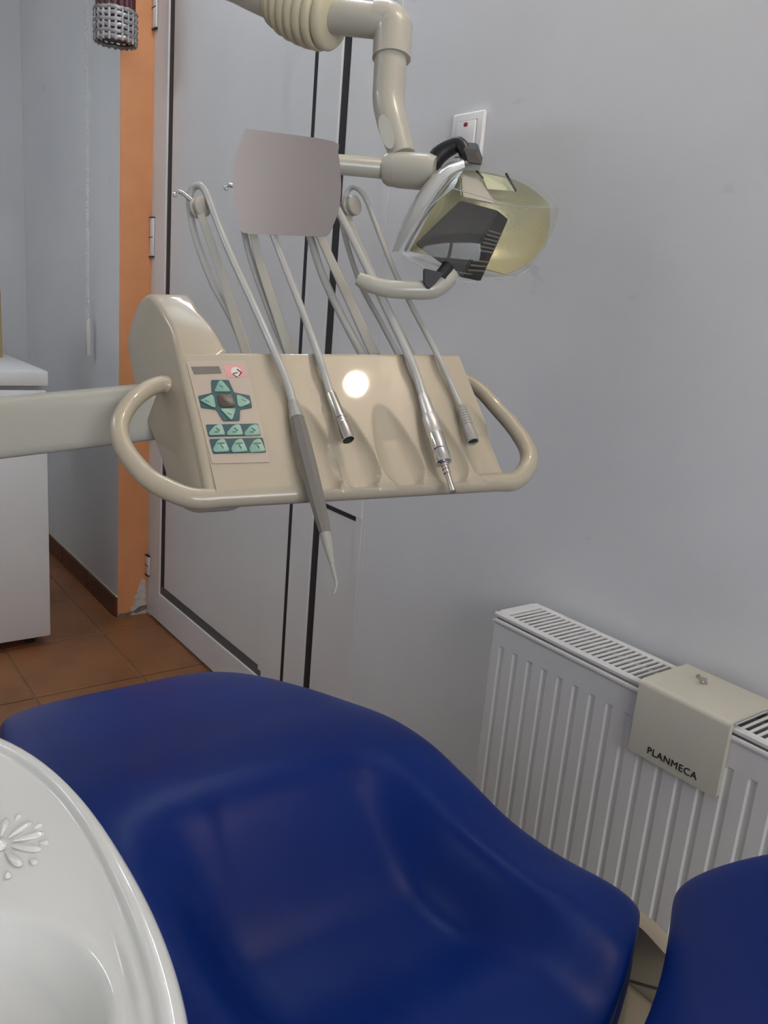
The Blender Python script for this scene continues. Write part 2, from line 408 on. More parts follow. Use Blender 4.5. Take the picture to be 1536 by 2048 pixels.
# ================================================================== WALL SWITCH
sw = tag(empty('wall_switch', loc=(-1.272, YW, 1.437)), 'white wall switch with a small red indicator behind the lamp', 'switch')
SWM = mat('switch_plastic', (0.80, 0.80, 0.79), 0.3)
box('cover_plate', (0, -0.010, 0), (0.084, 0.0, 0.088), SWM, sw, 0.004, 3)
box('rocker_surround', (0.017, -0.0105, 0.012), (0.069, -0.006, 0.074), mat('switch_groove', (0.25, 0.25, 0.26), 0.5), sw)
rk = box('rocker', (0.0182, -0.0145, 0.0132), (0.0678, -0.006, 0.0728), SWM, sw, 0.002, 2)
box('indicator', (0.038, -0.0155, 0.062), (0.049, -0.010, 0.070), RED, rk, 0.002, 2)

# ================================================================== FRIDGE AND WHAT STANDS ON IT
fr = tag(empty('undercounter_fridge', loc=(-2.625, 0.69, 0)), 'white under-counter fridge by the far left wall', 'fridge')
box('cabinet', (-0.56, -0.55, 0.03), (-0.045, 0.0, 0.855), WHITE, fr, 0.006, 2)
box('fridge_door', (-0.042, -0.55, 0.035), (0.0, 0.0, 0.838), WHITE, fr, 0.006, 2)
box('worktop', (-0.565, -0.555, 0.850), (0.002, 0.004, 0.896), WHITE, fr, 0.004, 2)
for xx in (-0.5, -0.07):
    for yy in (-0.5, -0.05):
        lathe('foot', (xx, yy, 0), (0, 0, 1), [(0, 0.018), (0.02, 0.018), (0.022, 0.012), (0.032, 0.012)], BLACKP, fr, 14)
bx = tag(empty('tan_carton', loc=(-3.08, 0.585, 0.8965)), 'tan cardboard carton standing on the white fridge', 'carton')
box('carton_body', (-0.06, -0.07, 0), (0.06, 0.068, 0.22), TAN, bx, 0.002, 1)
box('carton_tape', (-0.0605, -0.02, 0.2), (0.0605, 0.02, 0.221), mat('brown_tape', (0.3, 0.18, 0.07), 0.4), bx)
bx = tag(empty('white_carton', loc=(-3.08, 0.585, 1.1175)), 'white carton stacked on the tan carton at the left edge', 'carton')
box('carton_body', (-0.05, -0.08, 0), (0.05, 0.066, 0.10), WHITE, bx, 0.002, 1)
box('lid_flap', (-0.052, -0.082, 0.075), (0.052, 0.068, 0.101), WHITE, bx, 0.002, 1)

# ================================================================== BEAD CHAIN AND ORNAMENT
ch = tag(empty('bead_chain', loc=(-3.02, 0.935, 0.912)), 'pale bead chain with a flat pull weight hanging by the left wall', 'chain')
def beads(name, dx, z0, z1):
    bm = bmesh.new(); n = int((z1 - z0) / 0.0085)
    for k in range(n):
        bmesh.ops.create_icosphere(bm, subdivisions=1, radius=0.0030, matrix=Matrix.Translation((dx, 0, z0 + (z1 - z0) * k / n)))
    sweep(bm, [(dx, 0, z0), (dx, 0, z1)], 0.0008, 5)
    o = fin(bm, name, BEAD, ch); o['kind'] = 'stuff'; return o
beads('bead_string', -0.010, 0.125, 1.70); beads('bead_string', 0.012, 0.125, 1.70)
box('pull_weight', (-0.009, -0.008, 0.0), (0.018, 0.006, 0.125), mat('pull_weight_plastic', (0.62, 0.60, 0.56), 0.5), ch, 0.004, 2)
tube('weight_clip', [(-0.010, 0, 0.128), (0.001, -0.002, 0.122), (0.012, 0, 0.128)], 0.0022, BEAD, ch, 8)
box('ceiling_bracket', (-0.02, -0.03, 1.69), (0.022, 0.027, 1.708), WHITE, ch, 0.002, 1)

P = at(231, 86, 2.36)
og = tag(empty('hanging_ornament', loc=P), 'dark red hanging ornament with a silver woven band, beside the orange edge', 'ornament')
for k in range(16):
    a = 2 * PI * k / 16; r = 0.043
    tube('strand', [(r * math.cos(a), r * math.sin(a), 0.02), (r * math.cos(a), r * math.sin(a), 0.46)], 0.0115, MAROON, og, 8)
lathe('core', (0, 0, 0.01), (0, 0, 1), [(0, 0.038), (0.46, 0.038)], MAROON, og, 16)
for k in range(6):
    z = 0.004 + 0.0148 * k
    bm = bmesh.new(); ring = []
    for q in range(41):
        a = 2 * PI * q / 40; rr = 0.0545 + (0.0022 if (q + k) % 2 else -0.0022)
        ring.append((rr * math.cos(a), rr * math.sin(a), z + 0.0012 * math.sin(7 * a + k)))
    fin(sweep(bm, ring, 0.0062, 6, cap=False), 'woven_band', SILVER, og, 60)
for k in range(20):
    a = 2 * PI * k / 20
    tube('woven_stake', [(0.056 * math.cos(a), 0.056 * math.sin(a), -0.004), (0.056 * math.cos(a), 0.056 * math.sin(a), 0.083)], 0.0042, SILVER, og, 6)
tube('cord', [(0, 0, 0.46), (0, 0, ZC - P.z)], 0.003, MAROON, og, 6)

# ================================================================== DENTAL CHAIR
chair = tag(empty('dental_chair', loc=(-0.75, 0.46, 0)), 'blue vinyl dental chair with cream base in front of the radiator', 'dental chair')
CB = Vector((-0.75, 0.46, 0))
def spaced(n):
    t = np.linspace(-1, 1, n); return np.sign(t) * (1 - (1 - np.abs(t)) ** 2.3)
def smooth_curve(xs, ys):
    xs = np.array(xs, float); ys = np.array(ys, float)
    d = np.gradient(ys, xs)
    def fn(x):
        x = np.clip(x, xs[0], xs[-1]); i = int(np.clip(np.searchsorted(xs, x) - 1, 0, len(xs) - 2))
        hh = xs[i + 1] - xs[i]; t = (x - xs[i]) / hh
        return ((2 * t**3 - 3 * t**2 + 1) * ys[i] + (t**3 - 2 * t**2 + t) * hh * d[i] + (-2 * t**3 + 3 * t**2) * ys[i + 1] + (t**3 - t**2) * hh * d[i + 1])
    return fn
def sstep(a, b, x):
    t = min(1, max(0, (x - a) / (b - a))); return t * t * (3 - 2 * t)
def pillow(name, fpos, nx, ny, m, parent, mx=5.0, my=4.0):
    """fpos(xi, eta, shape, top) -> point"""
    X = spaced(nx); Y = spaced(ny); bm = bmesh.new(); G = {}
    for top in (1, 0):
        for i, xi in enumerate(X):
            for j, et in enumerate(Y):
                edge = i in (0, nx - 1) or j in (0, ny - 1)
                if edge and (i, j, 1) in G: G[(i, j, 0)] = G[(i, j, 1)]; continue
                sh = max(0.0, 1 - abs(xi) ** mx) ** (1 / mx) * max(0.0, 1 - abs(et) ** my) ** (1 / my)
                G[(i, j, top)] = bm.verts.new(fpos(float(xi), float(et), sh, top))
    for top in (1, 0):
        for i in range(nx - 1):
            for j in range(ny - 1):
                q = [G[(i, j, top)], G[(i + 1, j, top)], G[(i + 1, j + 1, top)], G[(i, j + 1, top)]]
                bm.faces.new(q if top else q[::-1])
    return fin(bm, name, m, parent, 80)
seat_z = smooth_curve([-1.34, -1.28, -1.20, -1.08, -0.96, -0.86, -0.78, -0.70, -0.62, -0.54, -0.44, -0.34],
                      [0.485, 0.508, 0.534, 0.563, 0.586, 0.602, 0.603, 0.590, 0.575, 0.576, 0.594, 0.600])
seat_w = smooth_curve([-1.34, -1.2, -1.0, -0.85, -0.7, -0.55, -0.34], [0.190, 0.215, 0.248, 0.266, 0.272, 0.275, 0.28])
YC = 0.455
def seat_end(et): return -0.325 - 0.090 * et * et
def seat_pos(xi, et, sh, top):
    s = (xi + 1) / 2
    x = -1.34 + s * (seat_end(et) + 1.34)
    cr = max(0.0, 1 - abs(xi) ** 9) ** (1 / 9)
    cr = 0.80 + 0.20 * cr
    w = seat_w(x)
    y = YC + w * et * cr
    zt = seat_z(x)
    rec = sstep(-0.83, -0.60, x) * (1 - 0.55 * sstep(-0.56, -0.40, x))
    ww = 0.155
    inside = 1 - sstep(ww - 0.050, ww + 0.035, abs(y - YC))
    zt -= 0.068 * rec * inside
    zm = zt - 0.050
    if abs(y - YC) > ww: pass
    z = zm + (0.050 * sh if top else -0.045 * sh)
    return Vector((x, y, z)) - CB
pillow('seat_cushion', seat_pos, 110, 80, BLUE, chair, 7.0, 4.2)
AL = math.radians(36)
def back_pos(xi, et, sh, top):
    s = (xi + 1) / 2
    cr = 0.84 + 0.16 * max(0.0, 1 - abs(xi) ** 7) ** (1 / 7)
    w = 0.300 - 0.06 * s
    y = YC + w * et * cr
    x0 = -0.275 - 0.125 * (et * cr) ** 2
    L = s * 0.62
    bend = 0.03 * math.sin(PI * min(1, s * 1.2))
    zz = 0.060 * sh if top else -0.05 * sh
    px = x0 + L * math.cos(AL) - math.sin(AL) * (zz + bend)
    pz = 0.572 + L * math.sin(AL) + math.cos(AL) * (zz + bend) - 0.035 * (1 - et * et)
    return Vector((px, y, pz)) - CB
pillow('backrest_cushion', back_pos, 60, 60, BLUE, chair, 5.0, 4.0)
# cream understructure
box('seat_tray', (-0.42, -0.20, 0.435), (0.34, 0.20, 0.485), CREAM, chair, 0.02, 3)
hc = box('hinge_cover', (0.31, -0.22, 0.36), (0.50, 0.262, 0.478), CREAM, chair, 0.018, 3)
box('cover_seam', (0.395, -0.221, 0.361), (0.398, 0.2628, 0.4788), mat('seam_shadow_line', (0.12, 0.11, 0.09), 0.8), hc)
side = prism('hinge_side_cover', roundpoly([(0.25, 0.30), (0.47, 0.30), (0.47, 0.47), (0.41, 0.522), (0.33, 0.545), (0.27, 0.53)], 0.015, 4), 0.262, 0.284, CREAM, chair, fr=lambda a, b, c: Vector((a, c, b)))
sm_ = MATS['seam_shadow_line']
prism('cover_groove', [(0.29, 0.448), (0.42, 0.515), (0.42, 0.518), (0.29, 0.451)], 0.2610, 0.2625, sm_, side, fr=lambda a, b, c: Vector((a, c, b)))
box('base_column', (-0.20, -0.13, 0.05), (0.42, 0.16, 0.44), CREAM, chair, 0.04, 3)
prism('base_plate', roundpoly([(-0.45, -0.24), (0.62, -0.24), (0.66, 0.0), (0.62, 0.24), (-0.45, 0.24)], 0.08, 6), 0.0, 0.055, CREAM, chair, 0.02, seg=3)
box('back_bracket', (0.44, -0.06, 0.42), (0.62, 0.06, 0.47), CREAM, chair, 0.012, 2)

# ================================================================== SPITTOON BASIN
BZ = 0.80; BC = Vector((-0.40, 0.03)); OC = Vector((-0.485, 0.03)); OA, OB, ON = 0.268, 0.1435, 2.35
basin = tag(empty('spittoon_basin', loc=(BC.x, BC.y, BZ)), 'glossy white ceramic spittoon basin with flower relief, left of the blue chair', 'basin')
def out_r(th):
    lo, hi = 0.0, 0.8
    for _ in range(40):
        r = (lo + hi) / 2
        px = BC.x + r * math.cos(th) - OC.x; py = BC.y + r * math.sin(th) - OC.y
        if abs(px / OA) ** ON + abs(py / OB) ** ON < 1: lo = r
        else: hi = r
    return lo
NT = 160
TH = [2 * PI * k / NT for k in range(NT)]; RO = [out_r(t) for t in TH]
rings = []
def ring_off(d, z): rings.append([(r - d, z) for r in RO])
def ring_mix(k, z, d=0.024): rings.append([(0.106 + (r - d - 0.106) * k, z) for r in RO])
def ring_abs(rr, z): rings.append([(rr, z)] * NT)
for d, z in ((0.055, -0.13), (0.03, -0.10), (0.012, -0.06), (0.003, -0.03), (0.0, -0.014), (0.0005, -0.008), (0.002, -0.0035), (0.005, -0.0008), (0.009, 0.0), (0.0135, -0.0004), (0.0160, -0.0016), (0.0175, -0.0040), (0.0195, -0.0058), (0.0215, -0.0060), (0.024, -0.0066)): ring_off(d, z)
for k, z in ((0.8, -0.0085), (0.6, -0.0098), (0.4, -0.0105), (0.2, -0.011), (0.08, -0.0112)): ring_mix(k, z)
for rr, z in ((0.104, -0.0115), (0.1015, -0.0125), (0.0995, -0.015), (0.0975, -0.020), (0.094, -0.030), (0.089, -0.040), (0.083, -0.047), (0.0775, -0.0505), (0.074, -0.0525), (0.0715, -0.056), (0.066, -0.061), (0.055, -0.066), (0.04, -0.070), (0.022, -0.073), (0.02, -0.08)): ring_abs(rr, z)
bm = bmesh.new(); R_ = []
for rg in rings: R_.append([bm.verts.new((r * math.cos(t), r * math.sin(t), z)) for (r, z), t in zip(rg, TH)])
for i in range(len(R_) - 1):
    for k in range(NT): bm.faces.new((R_[i][k], R_[i][(k + 1) % NT], R_[i + 1][(k + 1) % NT], R_[i + 1][k]))
bm.faces.new(list(reversed(R_[0]))); bm.faces.new(R_[-1])
fin(bm, 'bowl', CERAM, basin, 80)
lathe('drain_strainer', (0, 0, -0.0795), (0, 0, 1), [(0, 0.019), (0.003, 0.019), (0.004, 0.017)], CHROME, basin, 24)
FLC = Vector((-0.546 - BC.x, 0.106 - BC.y, -0.0098))
flower = lathe('flower_boss', FLC, (0, 0, 1), [(0, 0.006), (0.002, 0.0055), (0.0035, 0.003), (0.004, 0.0)], CERAM, basin, 16)
def blob(name, L, W, H, parent):
    bm = bmesh.new(); bmesh.ops.create_uvsphere(bm, u_segments=14, v_segments=8, radius=1.0)
    for v_ in bm.verts:
        t = v_.co.x; k = 0.62 + 0.38 * t
        v_.co = Vector((t * L, v_.co.y * W * k, v_.co.z * H * (0.8 + 0.2 * t)))
    return fin(bm, name, CERAM, parent, 80)
pt = None
for k in range(10):
    a = 2 * PI * k / 10 + 0.25
    if pt is None: pt = blob('petal', 0.0115, 0.0046, 0.0022, basin); o = pt
    else: o = dup(pt, parent=basin)
    o.location = FLC + Vector((0.0195 * math.cos(a), 0.0195 * math.sin(a), 0.0008)); o.rotation_euler = (0, 0, a)
pt = None
for k in range(10):
    a = 2 * PI * (k + 0.5) / 10 + 0.25
    if pt is None: pt = blob('petal_bud', 0.0038, 0.0034, 0.0022, basin); o = pt
    else: o = dup(pt, parent=basin)
    o.location = FLC + Vector((0.034 * math.cos(a), 0.034 * math.sin(a) * 0.85, 0.0005)); o.rotation_euler = (0, 0, a)
# unit pillar that carries basin and both arms (stands left of the picture)
PIL = Vector((-1.28, -0.24, 0)); BASE = Vector((BC.x, BC.y, BZ))
pil = tag(empty('unit_pillar', loc=PIL), 'cream unit pillar carrying the lamp arm and console arm', 'pillar')
prism('pillar_body', roundpoly([(-0.13, -0.16), (0.16, -0.16), (0.16, 0.10), (-0.13, 0.10)], 0.06, 6), 0.0, 0.92, CREAM, pil, 0.03, seg=3)
tube('pillar_post', [(0, 0, 0.9), (0, 0, 1.98)], 0.035, ARMW, pil, 24)
tube('basin_bracket', [PIL + Vector((0.16, 0.0, 0.60)) - BASE, PIL + Vector((0.45, 0.12, 0.62)) - BASE, PIL + Vector((0.86, 0.27, 0.655)) - BASE, PIL + Vector((0.86, 0.27, 0.672)) - BASE], [0.05, 0.05, 0.05, 0.045], CREAM, basin, 16, smooth_path=5)

# ================================================================== DELIVERY CONSOLE
w_ = Vector((0.266, 0.963, 0.051)).normalized()
u_ = Vector((-0.692, 0.154, 0.706)); u_ = (u_ - w_ * u_.dot(w_)).normalized(); n_ = w_.cross(u_)
CO = at(345, 1005, 0.90)
CM = Matrix.Identity(4)
for i in range(3):
    CM[i][0] = w_[i]; CM[i][1] = u_[i]; CM[i][2] = n_[i]; CM[i][3] = CO[i]
CMI = CM.inverted()
con = tag(empty('delivery_console', CM), 'cream instrument console with side handles and a green keypad on a swing arm', 'console')
def K(u, v, c=0.0):
    """console-local point on the plane c above the panel, seen at image position (u, v)"""
    o = CMI @ Vector((0, 0, CAM_H)); p = CMI @ at(u, v, 1.0); d = p - o
    return o + d * ((c - o.z) / d.z)
def Lc(u, v, t): return CMI @ at(u, v, t)
# front outline of the body, in panel coordinates
TOPB = K(690, 711).y
A_R0, A_R1 = K(1012, 940).x, K(918, 713).x
A_L0, A_L1 = K(408, 940).x, K(352, 711, 0.0).x
lanes = [K(628, 900).x, K(703, 900).x, K(793, 900).x, K(882, 900).x, K(968, 900).x]
# --- panel with scooped instrument rests
NA, NB = 190, 84
bm = bmesh.new(); V = {}
def panel_c(a, b):
    c = 0.0
    for i, la in enumerate(lanes):
        bt = 0.128; b0 = 0.016
        if b0 - 0.03 < b < bt:
            t = (bt - b) / (bt - 0.055); t = min(1.0, max(0.0, t))
            hw = 0.0280 * math.sqrt(t) if t < 1 else 0.0280
            if b < b0 + 0.018:
                q = (b0 + 0.018 - b) / 0.030
                hw *= math.sqrt(max(0.0, 1 - q * q))
            # walls lean with the lanes
            ac = la - (b - 0.06) * 0.10
            if hw > 0:
                d = abs(a - ac) / hw
                if d < 1: c -= 0.0105 * (1 - d ** 3.5) * min(1.0, t * 1.5)
    return c
bs = list(np.linspace(0.012, TOPB, NB))
for j, b in enumerate(bs):
    k = b / TOPB
    ar = A_R0 + (A_R1 - A_R0) * k; al = A_L0 + (A_L1 - A_L0) * min(1, k)
    al += 0.011
    for i in range(NA):
        a = al + (ar - al) * i / (NA - 1)
        V[(i, j)] = bm.verts.new((a, b, panel_c(a, b)))
for i in range(NA - 1):
    for j in range(NB - 1): bm.faces.new((V[(i, j)], V[(i + 1, j)], V[(i + 1, j + 1)], V[(i, j + 1)]))
# lip, underside and back
DEPTH = 0.058
lipprof = [(0.0055, -0.0012), (0.0005, -0.0045), (-0.0020, -0.0100), (-0.0015, -0.0160), (0.0030, -0.0215), (0.012, -0.0245)]
prev = [V[(i, 0)] for i in range(NA)]
for b, c in lipprof:
    row = [bm.verts.new((A_L0 + 0.011 + (A_R0 - A_L0 - 0.011) * i / (NA - 1), b, c)) for i in range(NA)]
    for i in range(NA - 1): bm.faces.new((prev[i], prev[i + 1], row[i + 1], row[i]))
    prev = row
for b, c in ((0.07, -0.045), (TOPB - 0.02, -DEPTH), (TOPB + 0.004, -DEPTH + 0.012), (TOPB + 0.005, -0.006), (TOPB + 0.003, -0.001)):
    k = max(0, min(1, b / TOPB)); ar = A_R0 + (A_R1 - A_R0) * k; al = A_L0 + (A_L1 - A_L0) * k + 0.011
    row = [bm.verts.new((al + (ar - al) * i / (NA - 1), b, c)) for i in range(NA)]
    for i in range(NA - 1): bm.faces.new((prev[i], prev[i + 1], row[i + 1], row[i]))
    prev = row
for i in range(NA - 1): bm.faces.new((prev[i], prev[i + 1], V[(i + 1, NB - 1)], V[(i, NB - 1)]))
for side in (0, NA - 1):
    es = [e for e in bm.edges if e.is_boundary and all(abs(v_.co.x - (A_L0 + 0.011 + (A_L1 - A_L0) * max(0, min(1, v_.co.y / TOPB)) if side == 0 else A_R0 + (A_R1 - A_R0) * max(0, min(1, v_.co.y / TOPB)))) < 1e-4 for v_ in e.verts)]
    if es: bmesh.ops.holes_fill(bm, edges=es, sides=0)
fin(bm, 'console_body', CREAM, con, 40)
# --- left pod: hood above the keypad, with flared side wall
def pod_mesh():
    hz = [(0.004, 0.0), (0.06, 0.06), (0.12, 0.12), (0.152, 0.152), (0.168, 0.167), (0.182, 0.1785), (0.198, 0.1885), (0.220, 0.1990), (0.243, 0.2085), (0.264, 0.2150), (0.277, 0.2130), (0.284, 0.200),
          (0.285, 0.175), (0.279, 0.150), (0.255, 0.125), (0.215, 0.085), (0.185, 0.065), (0.13, 0.030), (0.07, -0.015), (0.035, -0.022), (0.012, -0.014)]
    prof = [((h + z) * 0.7071, (z - h) * 0.7071) for h, z in hz]
    prof = [(p.x, p.y) for p in catmull([Vector((b, c, 0)) for b, c in prof] + [Vector((*prof[0], 0))], 3)[:-1]]
    n = len(prof)
    rb = [(TOPB - 0.004, K(468, 711).x), (K(447, 690).y, K(450, 690).x), (K(432, 662).y, K(436, 662).x), (K(420, 640).y, K(424, 640).x), (0.29, K(410, 640).x), (0.36, K(400, 640).x)]
    def aR(b, al): return float(np.interp(b, [q[0] for q in rb], [q[1] for q in rb])) if b > TOPB - 0.004 else al + 0.05
    def aL(b, c): return A_L0 + (A_L1 - A_L0) * min(1.34, max(0.0, b / TOPB)) + 0.46 * c
    cb = sum(p[0] for p in prof) / n; cc = sum(p[1] for p in prof) / n
    bm = bmesh.new(); cols = []
    RAD = 0.009
    es = [0.0, 0.0007, 0.002, 0.004, 0.0065, 0.009]
    W = [(e, 0) for e in es] + [(e, 1) for e in reversed(es)]
    for e, side in W:
        ins = RAD - math.sqrt(max(0.0, RAD * RAD - (RAD - e) ** 2))
        ring = []
        for i, (b, c) in enumerate(prof):
            t = Vector((prof[(i + 1) % n][0] - prof[i - 1][0], prof[(i + 1) % n][1] - prof[i - 1][1])).normalized()
            nn = Vector((-t.y, t.x))
            if nn.dot(Vector((cb - b, cc - c))) < 0: nn = -nn
            al = aL(b, c); ar = max(aR(b, al), al + 0.03)
            a = al + e if side == 0 else ar - e
            lift = -0.0002 if b < TOPB else 0.0
            ring.append(bm.verts.new((a, b + nn.x * ins, c + nn.y * ins + lift)))
        cols.append(ring)
    for i in range(len(cols) - 1):
        for k in range(n): bm.faces.new((cols[i][k], cols[i][(k + 1) % n], cols[i + 1][(k + 1) % n], cols[i + 1][k]))
    bm.faces.new(cols[0]); bm.faces.new(list(reversed(cols[-1])))
    return bm
fin(pod_mesh(), 'keypad_pod', CREAM, con, 50)
# --- handles
hp = [K(372, 790, -0.035), K(325, 768, -0.03), K(272, 795, -0.02), K(240, 845, -0.016), K(248, 895, -0.014), K(290, 950, -0.012), K(338, 980, -0.012), Vector((A_L0 - 0.012, 0.0105, -0.0124)), Vector((A_L0 + 0.02, 0.0103, -0.0124)), Vector((A_L0 + 0.06, 0.0103, -0.0126))]
tube('handle', hp, [0.0105, 0.0105, 0.0105, 0.0105, 0.0108, 0.0118, 0.0123, 0.0123, 0.0121, 0.011], CREAM, con, 18, smooth_path=7)
hp = [K(930, 760, -0.030), K(958, 778, -0.025), K(990, 812, -0.020), K(1030, 858, -0.016), K(1056, 902, -0.013), K(1054, 936, -0.013), Vector((A_R0 + 0.014, 0.0105, -0.0124)), Vector((A_R0 - 0.012, 0.0103, -0.0124)), Vector((A_R0 - 0.05, 0.0103, -0.0126))]
tube('handle', hp, [0.010, 0.010, 0.0105, 0.0110, 0.0118, 0.0124, 0.0124, 0.0121, 0.011], CREAM, con, 18, smooth_path=7)
# --- support arm
A0 = Lc(405, 812, 1.065); A1 = Lc(-60, 862, 1.0)
A2 = CMI @ (PIL + Vector((0, 0, 0.93)))
bm = bmesh.new(); up_l = CMI.to_3x3() @ Vector((0, 0, 1))
sweep(bm, [A0, A1], [0.0345, 0.0365], 28, flat=0.62, side=up_l, square=True)
arm = fin(bm, 'support_arm', ARMW, con, 45)
bm = bmesh.new(); sweep(bm, [A1 + (A1 - A0) * -0.02, A1 + (A2 - A1) * 0.25, A2], [0.036, 0.038, 0.040], 28, flat=0.62, side=up_l, square=True)
fin(bm, 'support_arm', ARMW, con, 45)
box('arm_socket', tuple(K(375, 830, -0.085) + Vector((-0.025, -0.03, -0.01))), tuple(K(375, 830, -0.085) + Vector((0.05, 0.05, 0.035))), CREAM, con, 0.012, 3)
# small catch under the lip
tube('release_catch', [K(735, 990, -0.02), K(760, 986, -0.02), K(800, 984, -0.02)], [0.004, 0.003, 0.002], CREAM, con, 10)
# hose outlet block behind the pod
box('hose_block', tuple(Vector((K(500, 708).x, TOPB - 0.03, -0.05))), tuple(Vector((K(545, 708).x, TOPB + 0.010, -0.012))), CREAM, con, 0.008, 3)
# --- keypad
def quad(name, pts, c0, c1, m, parent, r=0.0, bev=0.0):
    poly = [(K(u, v).x, K(u, v).y) for u, v in pts]
    poly = list(reversed(poly))
    if r: poly = roundpoly(poly, r, 4)
    return prism(name, poly, c0, c1, m, parent, bev, smooth=30)
sheet = quad('keypad_sheet', [(372, 723), (490, 722), (541, 925), (424, 928)], 0.0002, 0.0011, SHEET, con, 0.003)
quad('display', [(382, 735), (438, 734), (443, 748), (388, 750)], 0.0008, 0.0015, LCD, sheet)
stk = quad('printed_sticker', [(447, 732), (485, 731), (492, 755), (455, 757)], 0.0009, 0.0014, PINK, sheet)
cc_ = K(472, 745)
prism('sticker_disc', [(cc_.x + 0.0062 * math.cos(2 * PI * k / 20), cc_.y + 0.0075 * math.sin(2 * PI * k / 20)) for k in range(20)], 0.001, 0.00165, PALEPRINT, stk)
for q in ([(465, 748), (475, 746), (475, 748), (465, 750)], [(474, 739), (484, 747), (482, 748), (473, 741)], [(484, 747), (478, 754), (476, 753), (482, 746)], [(466, 750), (476, 756), (475, 757), (465, 751)]):
    quad('sticker_mark', q, 0.0014, 0.0018, INK, stk)
cross = quad('cross_pad', [(422, 762), (457, 762), (468, 787), (499, 793), (504, 817), (480, 821), (479, 843), (446, 844), (432, 821), (402, 817), (396, 794), (423, 788)], 0.0008, 0.0022, TEAL, sheet, 0.002)
quad('arrow_key', [(438, 764), (444, 765), (461, 786), (428, 786)], 0.0018, 0.0036, MINT, cross, 0.0015, 0.0008)
quad('arrow_key', [(400, 804), (423, 792), (427, 796), (431, 818), (424, 817)], 0.0018, 0.0036, MINT, cross, 0.0015, 0.0008)
quad('arrow_key', [(472, 793), (480, 794), (499, 805), (499, 810), (482, 817), (475, 815)], 0.0018, 0.0036, MINT, cross, 0.0015, 0.0008)
quad('arrow_key', [(440, 821), (471, 820), (464, 842), (460, 842)], 0.0018, 0.0036, MINT, cross, 0.0015, 0.0008)
quad('centre_key', [(433, 792), (464, 791), (470, 816), (439, 817)], 0.0018, 0.0032, BROWNKEY, cross, 0.004, 0.0008)
for (u, v) in ((441, 776), (413, 806), (486, 804), (458, 831), (450, 805)):
    quad('key_symbol', [(u - 4, v - 3), (u + 4, v + 1), (u + 5, v + 3), (u - 3, v - 1)], 0.0034, 0.0039, INKGREEN, cross)
row = quad('key_row', [(411, 851), (515, 849), (522, 872), (417, 875)], 0.0008, 0.0020, TEAL, sheet, 0.002)
for dx, sc_ in ((0, 1), (36, 1), (71, 1)):
    quad('function_key', [(417 + dx, 868), (430 + dx, 853), (443 + dx, 851), (450 + dx, 872), (418 + dx, 873)], 0.0016, 0.0032, MINT, row, 0.0022, 0.0007)
    quad('key_symbol', [(432 + dx, 858), (440 + dx, 864), (438 + dx, 866), (431 + dx, 860)], 0.0031, 0.0035, INKGREEN, row)
    quad('key_symbol', [(428 + dx, 866), (436 + dx, 866), (436 + dx, 868), (428 + dx, 868)], 0.0031, 0.0035, INKGREEN, row)
row = quad('key_row', [(418, 880), (525, 877), (532, 906), (426, 909)], 0.0008, 0.0020, TEAL, sheet, 0.002)
for dx in (0, 36, 72):
    quad('function_key', [(425 + dx, 900), (436 + dx, 882), (448 + dx, 880), (459 + dx, 905), (428 + dx, 907)], 0.0016, 0.0032, MINT, row, 0.0022, 0.0007)
    quad('key_symbol', [(434 + dx, 889), (449 + dx, 888), (449 + dx, 890), (434 + dx, 891)], 0.0031, 0.0035, INKGREEN, row)
    quad('key_symbol', [(441 + dx, 891), (447 + dx, 899), (445 + dx, 901), (440 + dx, 893)], 0.0031, 0.0035, INKGREEN, row)
# --- whip arms with rollers
def whip(path, width, name='whip_arm'):
    pts = catmull([CMI @ at(*p) for p in path], 8)
    bm = bmesh.new()
    sd = (CMI.to_3x3() @ RX)
    sweep(bm, pts, width, 16, flat=0.45, side=sd, square=True)
    return fin(bm, name, WHIP, con, 45)
def roller(u, v, t, parent, hook=True):
    p = CMI @ at(u, v, t); ax = (CMI.to_3x3() @ (RX * 0.80 + FW * -0.60)).normalized()
    lathe('roller', p - ax * 0.008, ax, [(0, 0.012), (0.001, 0.0145), (0.004, 0.0150), (0.0055, 0.0120), (0.0105, 0.0120), (0.012, 0.0150), (0.015, 0.0145), (0.016, 0.012)], ROLLER, parent, 24)
    if hook:
        q = [(u - 22, v - 18), (u - 34, v - 28), (u - 46, v - 32), (u - 52, v - 27), (u - 48, v - 22)]
        tube('hose_hook', [p] + [CMI @ at(a, b, t) for a, b in q], [0.004, 0.0035, 0.003, 0.003, 0.003, 0.003], CHROME, parent, 10, smooth_path=5)
W1 = whip([(495, 712, 1.10), (462, 610, 1.14), (432, 515, 1.17), (392, 402, 1.21)], [0.0070, 0.0064, 0.0058, 0.0056])
roller(400, 415, 1.205, W1)
W2 = whip([(582, 712, 1.125), (551, 620, 1.16), (520, 525, 1.19), (492, 402, 1.23)], [0.0074, 0.0068, 0.0062, 0.0056])
roller(503, 402, 1.225, W2)
W4 = whip([(750, 712, 1.16), (706, 615, 1.19), (664, 525, 1.22), (612, 410, 1.26)], [0.0074, 0.0070, 0.0064, 0.006])
roller(618, 420, 1.255, W4, False)
W5 = whip([(822, 714, 1.18), (780, 630, 1.20), (738, 540, 1.22), (700, 450, 1.25), (688, 405, 1.26)], [0.0068, 0.0066, 0.0064, 0.0064, 0.0070])
roller(704, 412, 1.25, W5, False)

# ================================================================== INSTRUMENTS (each with its hose)
def instrument(name, label, cat='instrument'):
    o = tag(empty(name, CM), label, cat, 'instruments on the console'); return o
def hose(path, r, parent, n=8):
    return tube('hose', [p if isinstance(p, Vector) else CMI @ at(*p) for p in path], r, HOSE, parent, 12, smooth_path=n)
def axis_pts(p0, p1): 
    d = p1 - p0; return p0, d, d.length
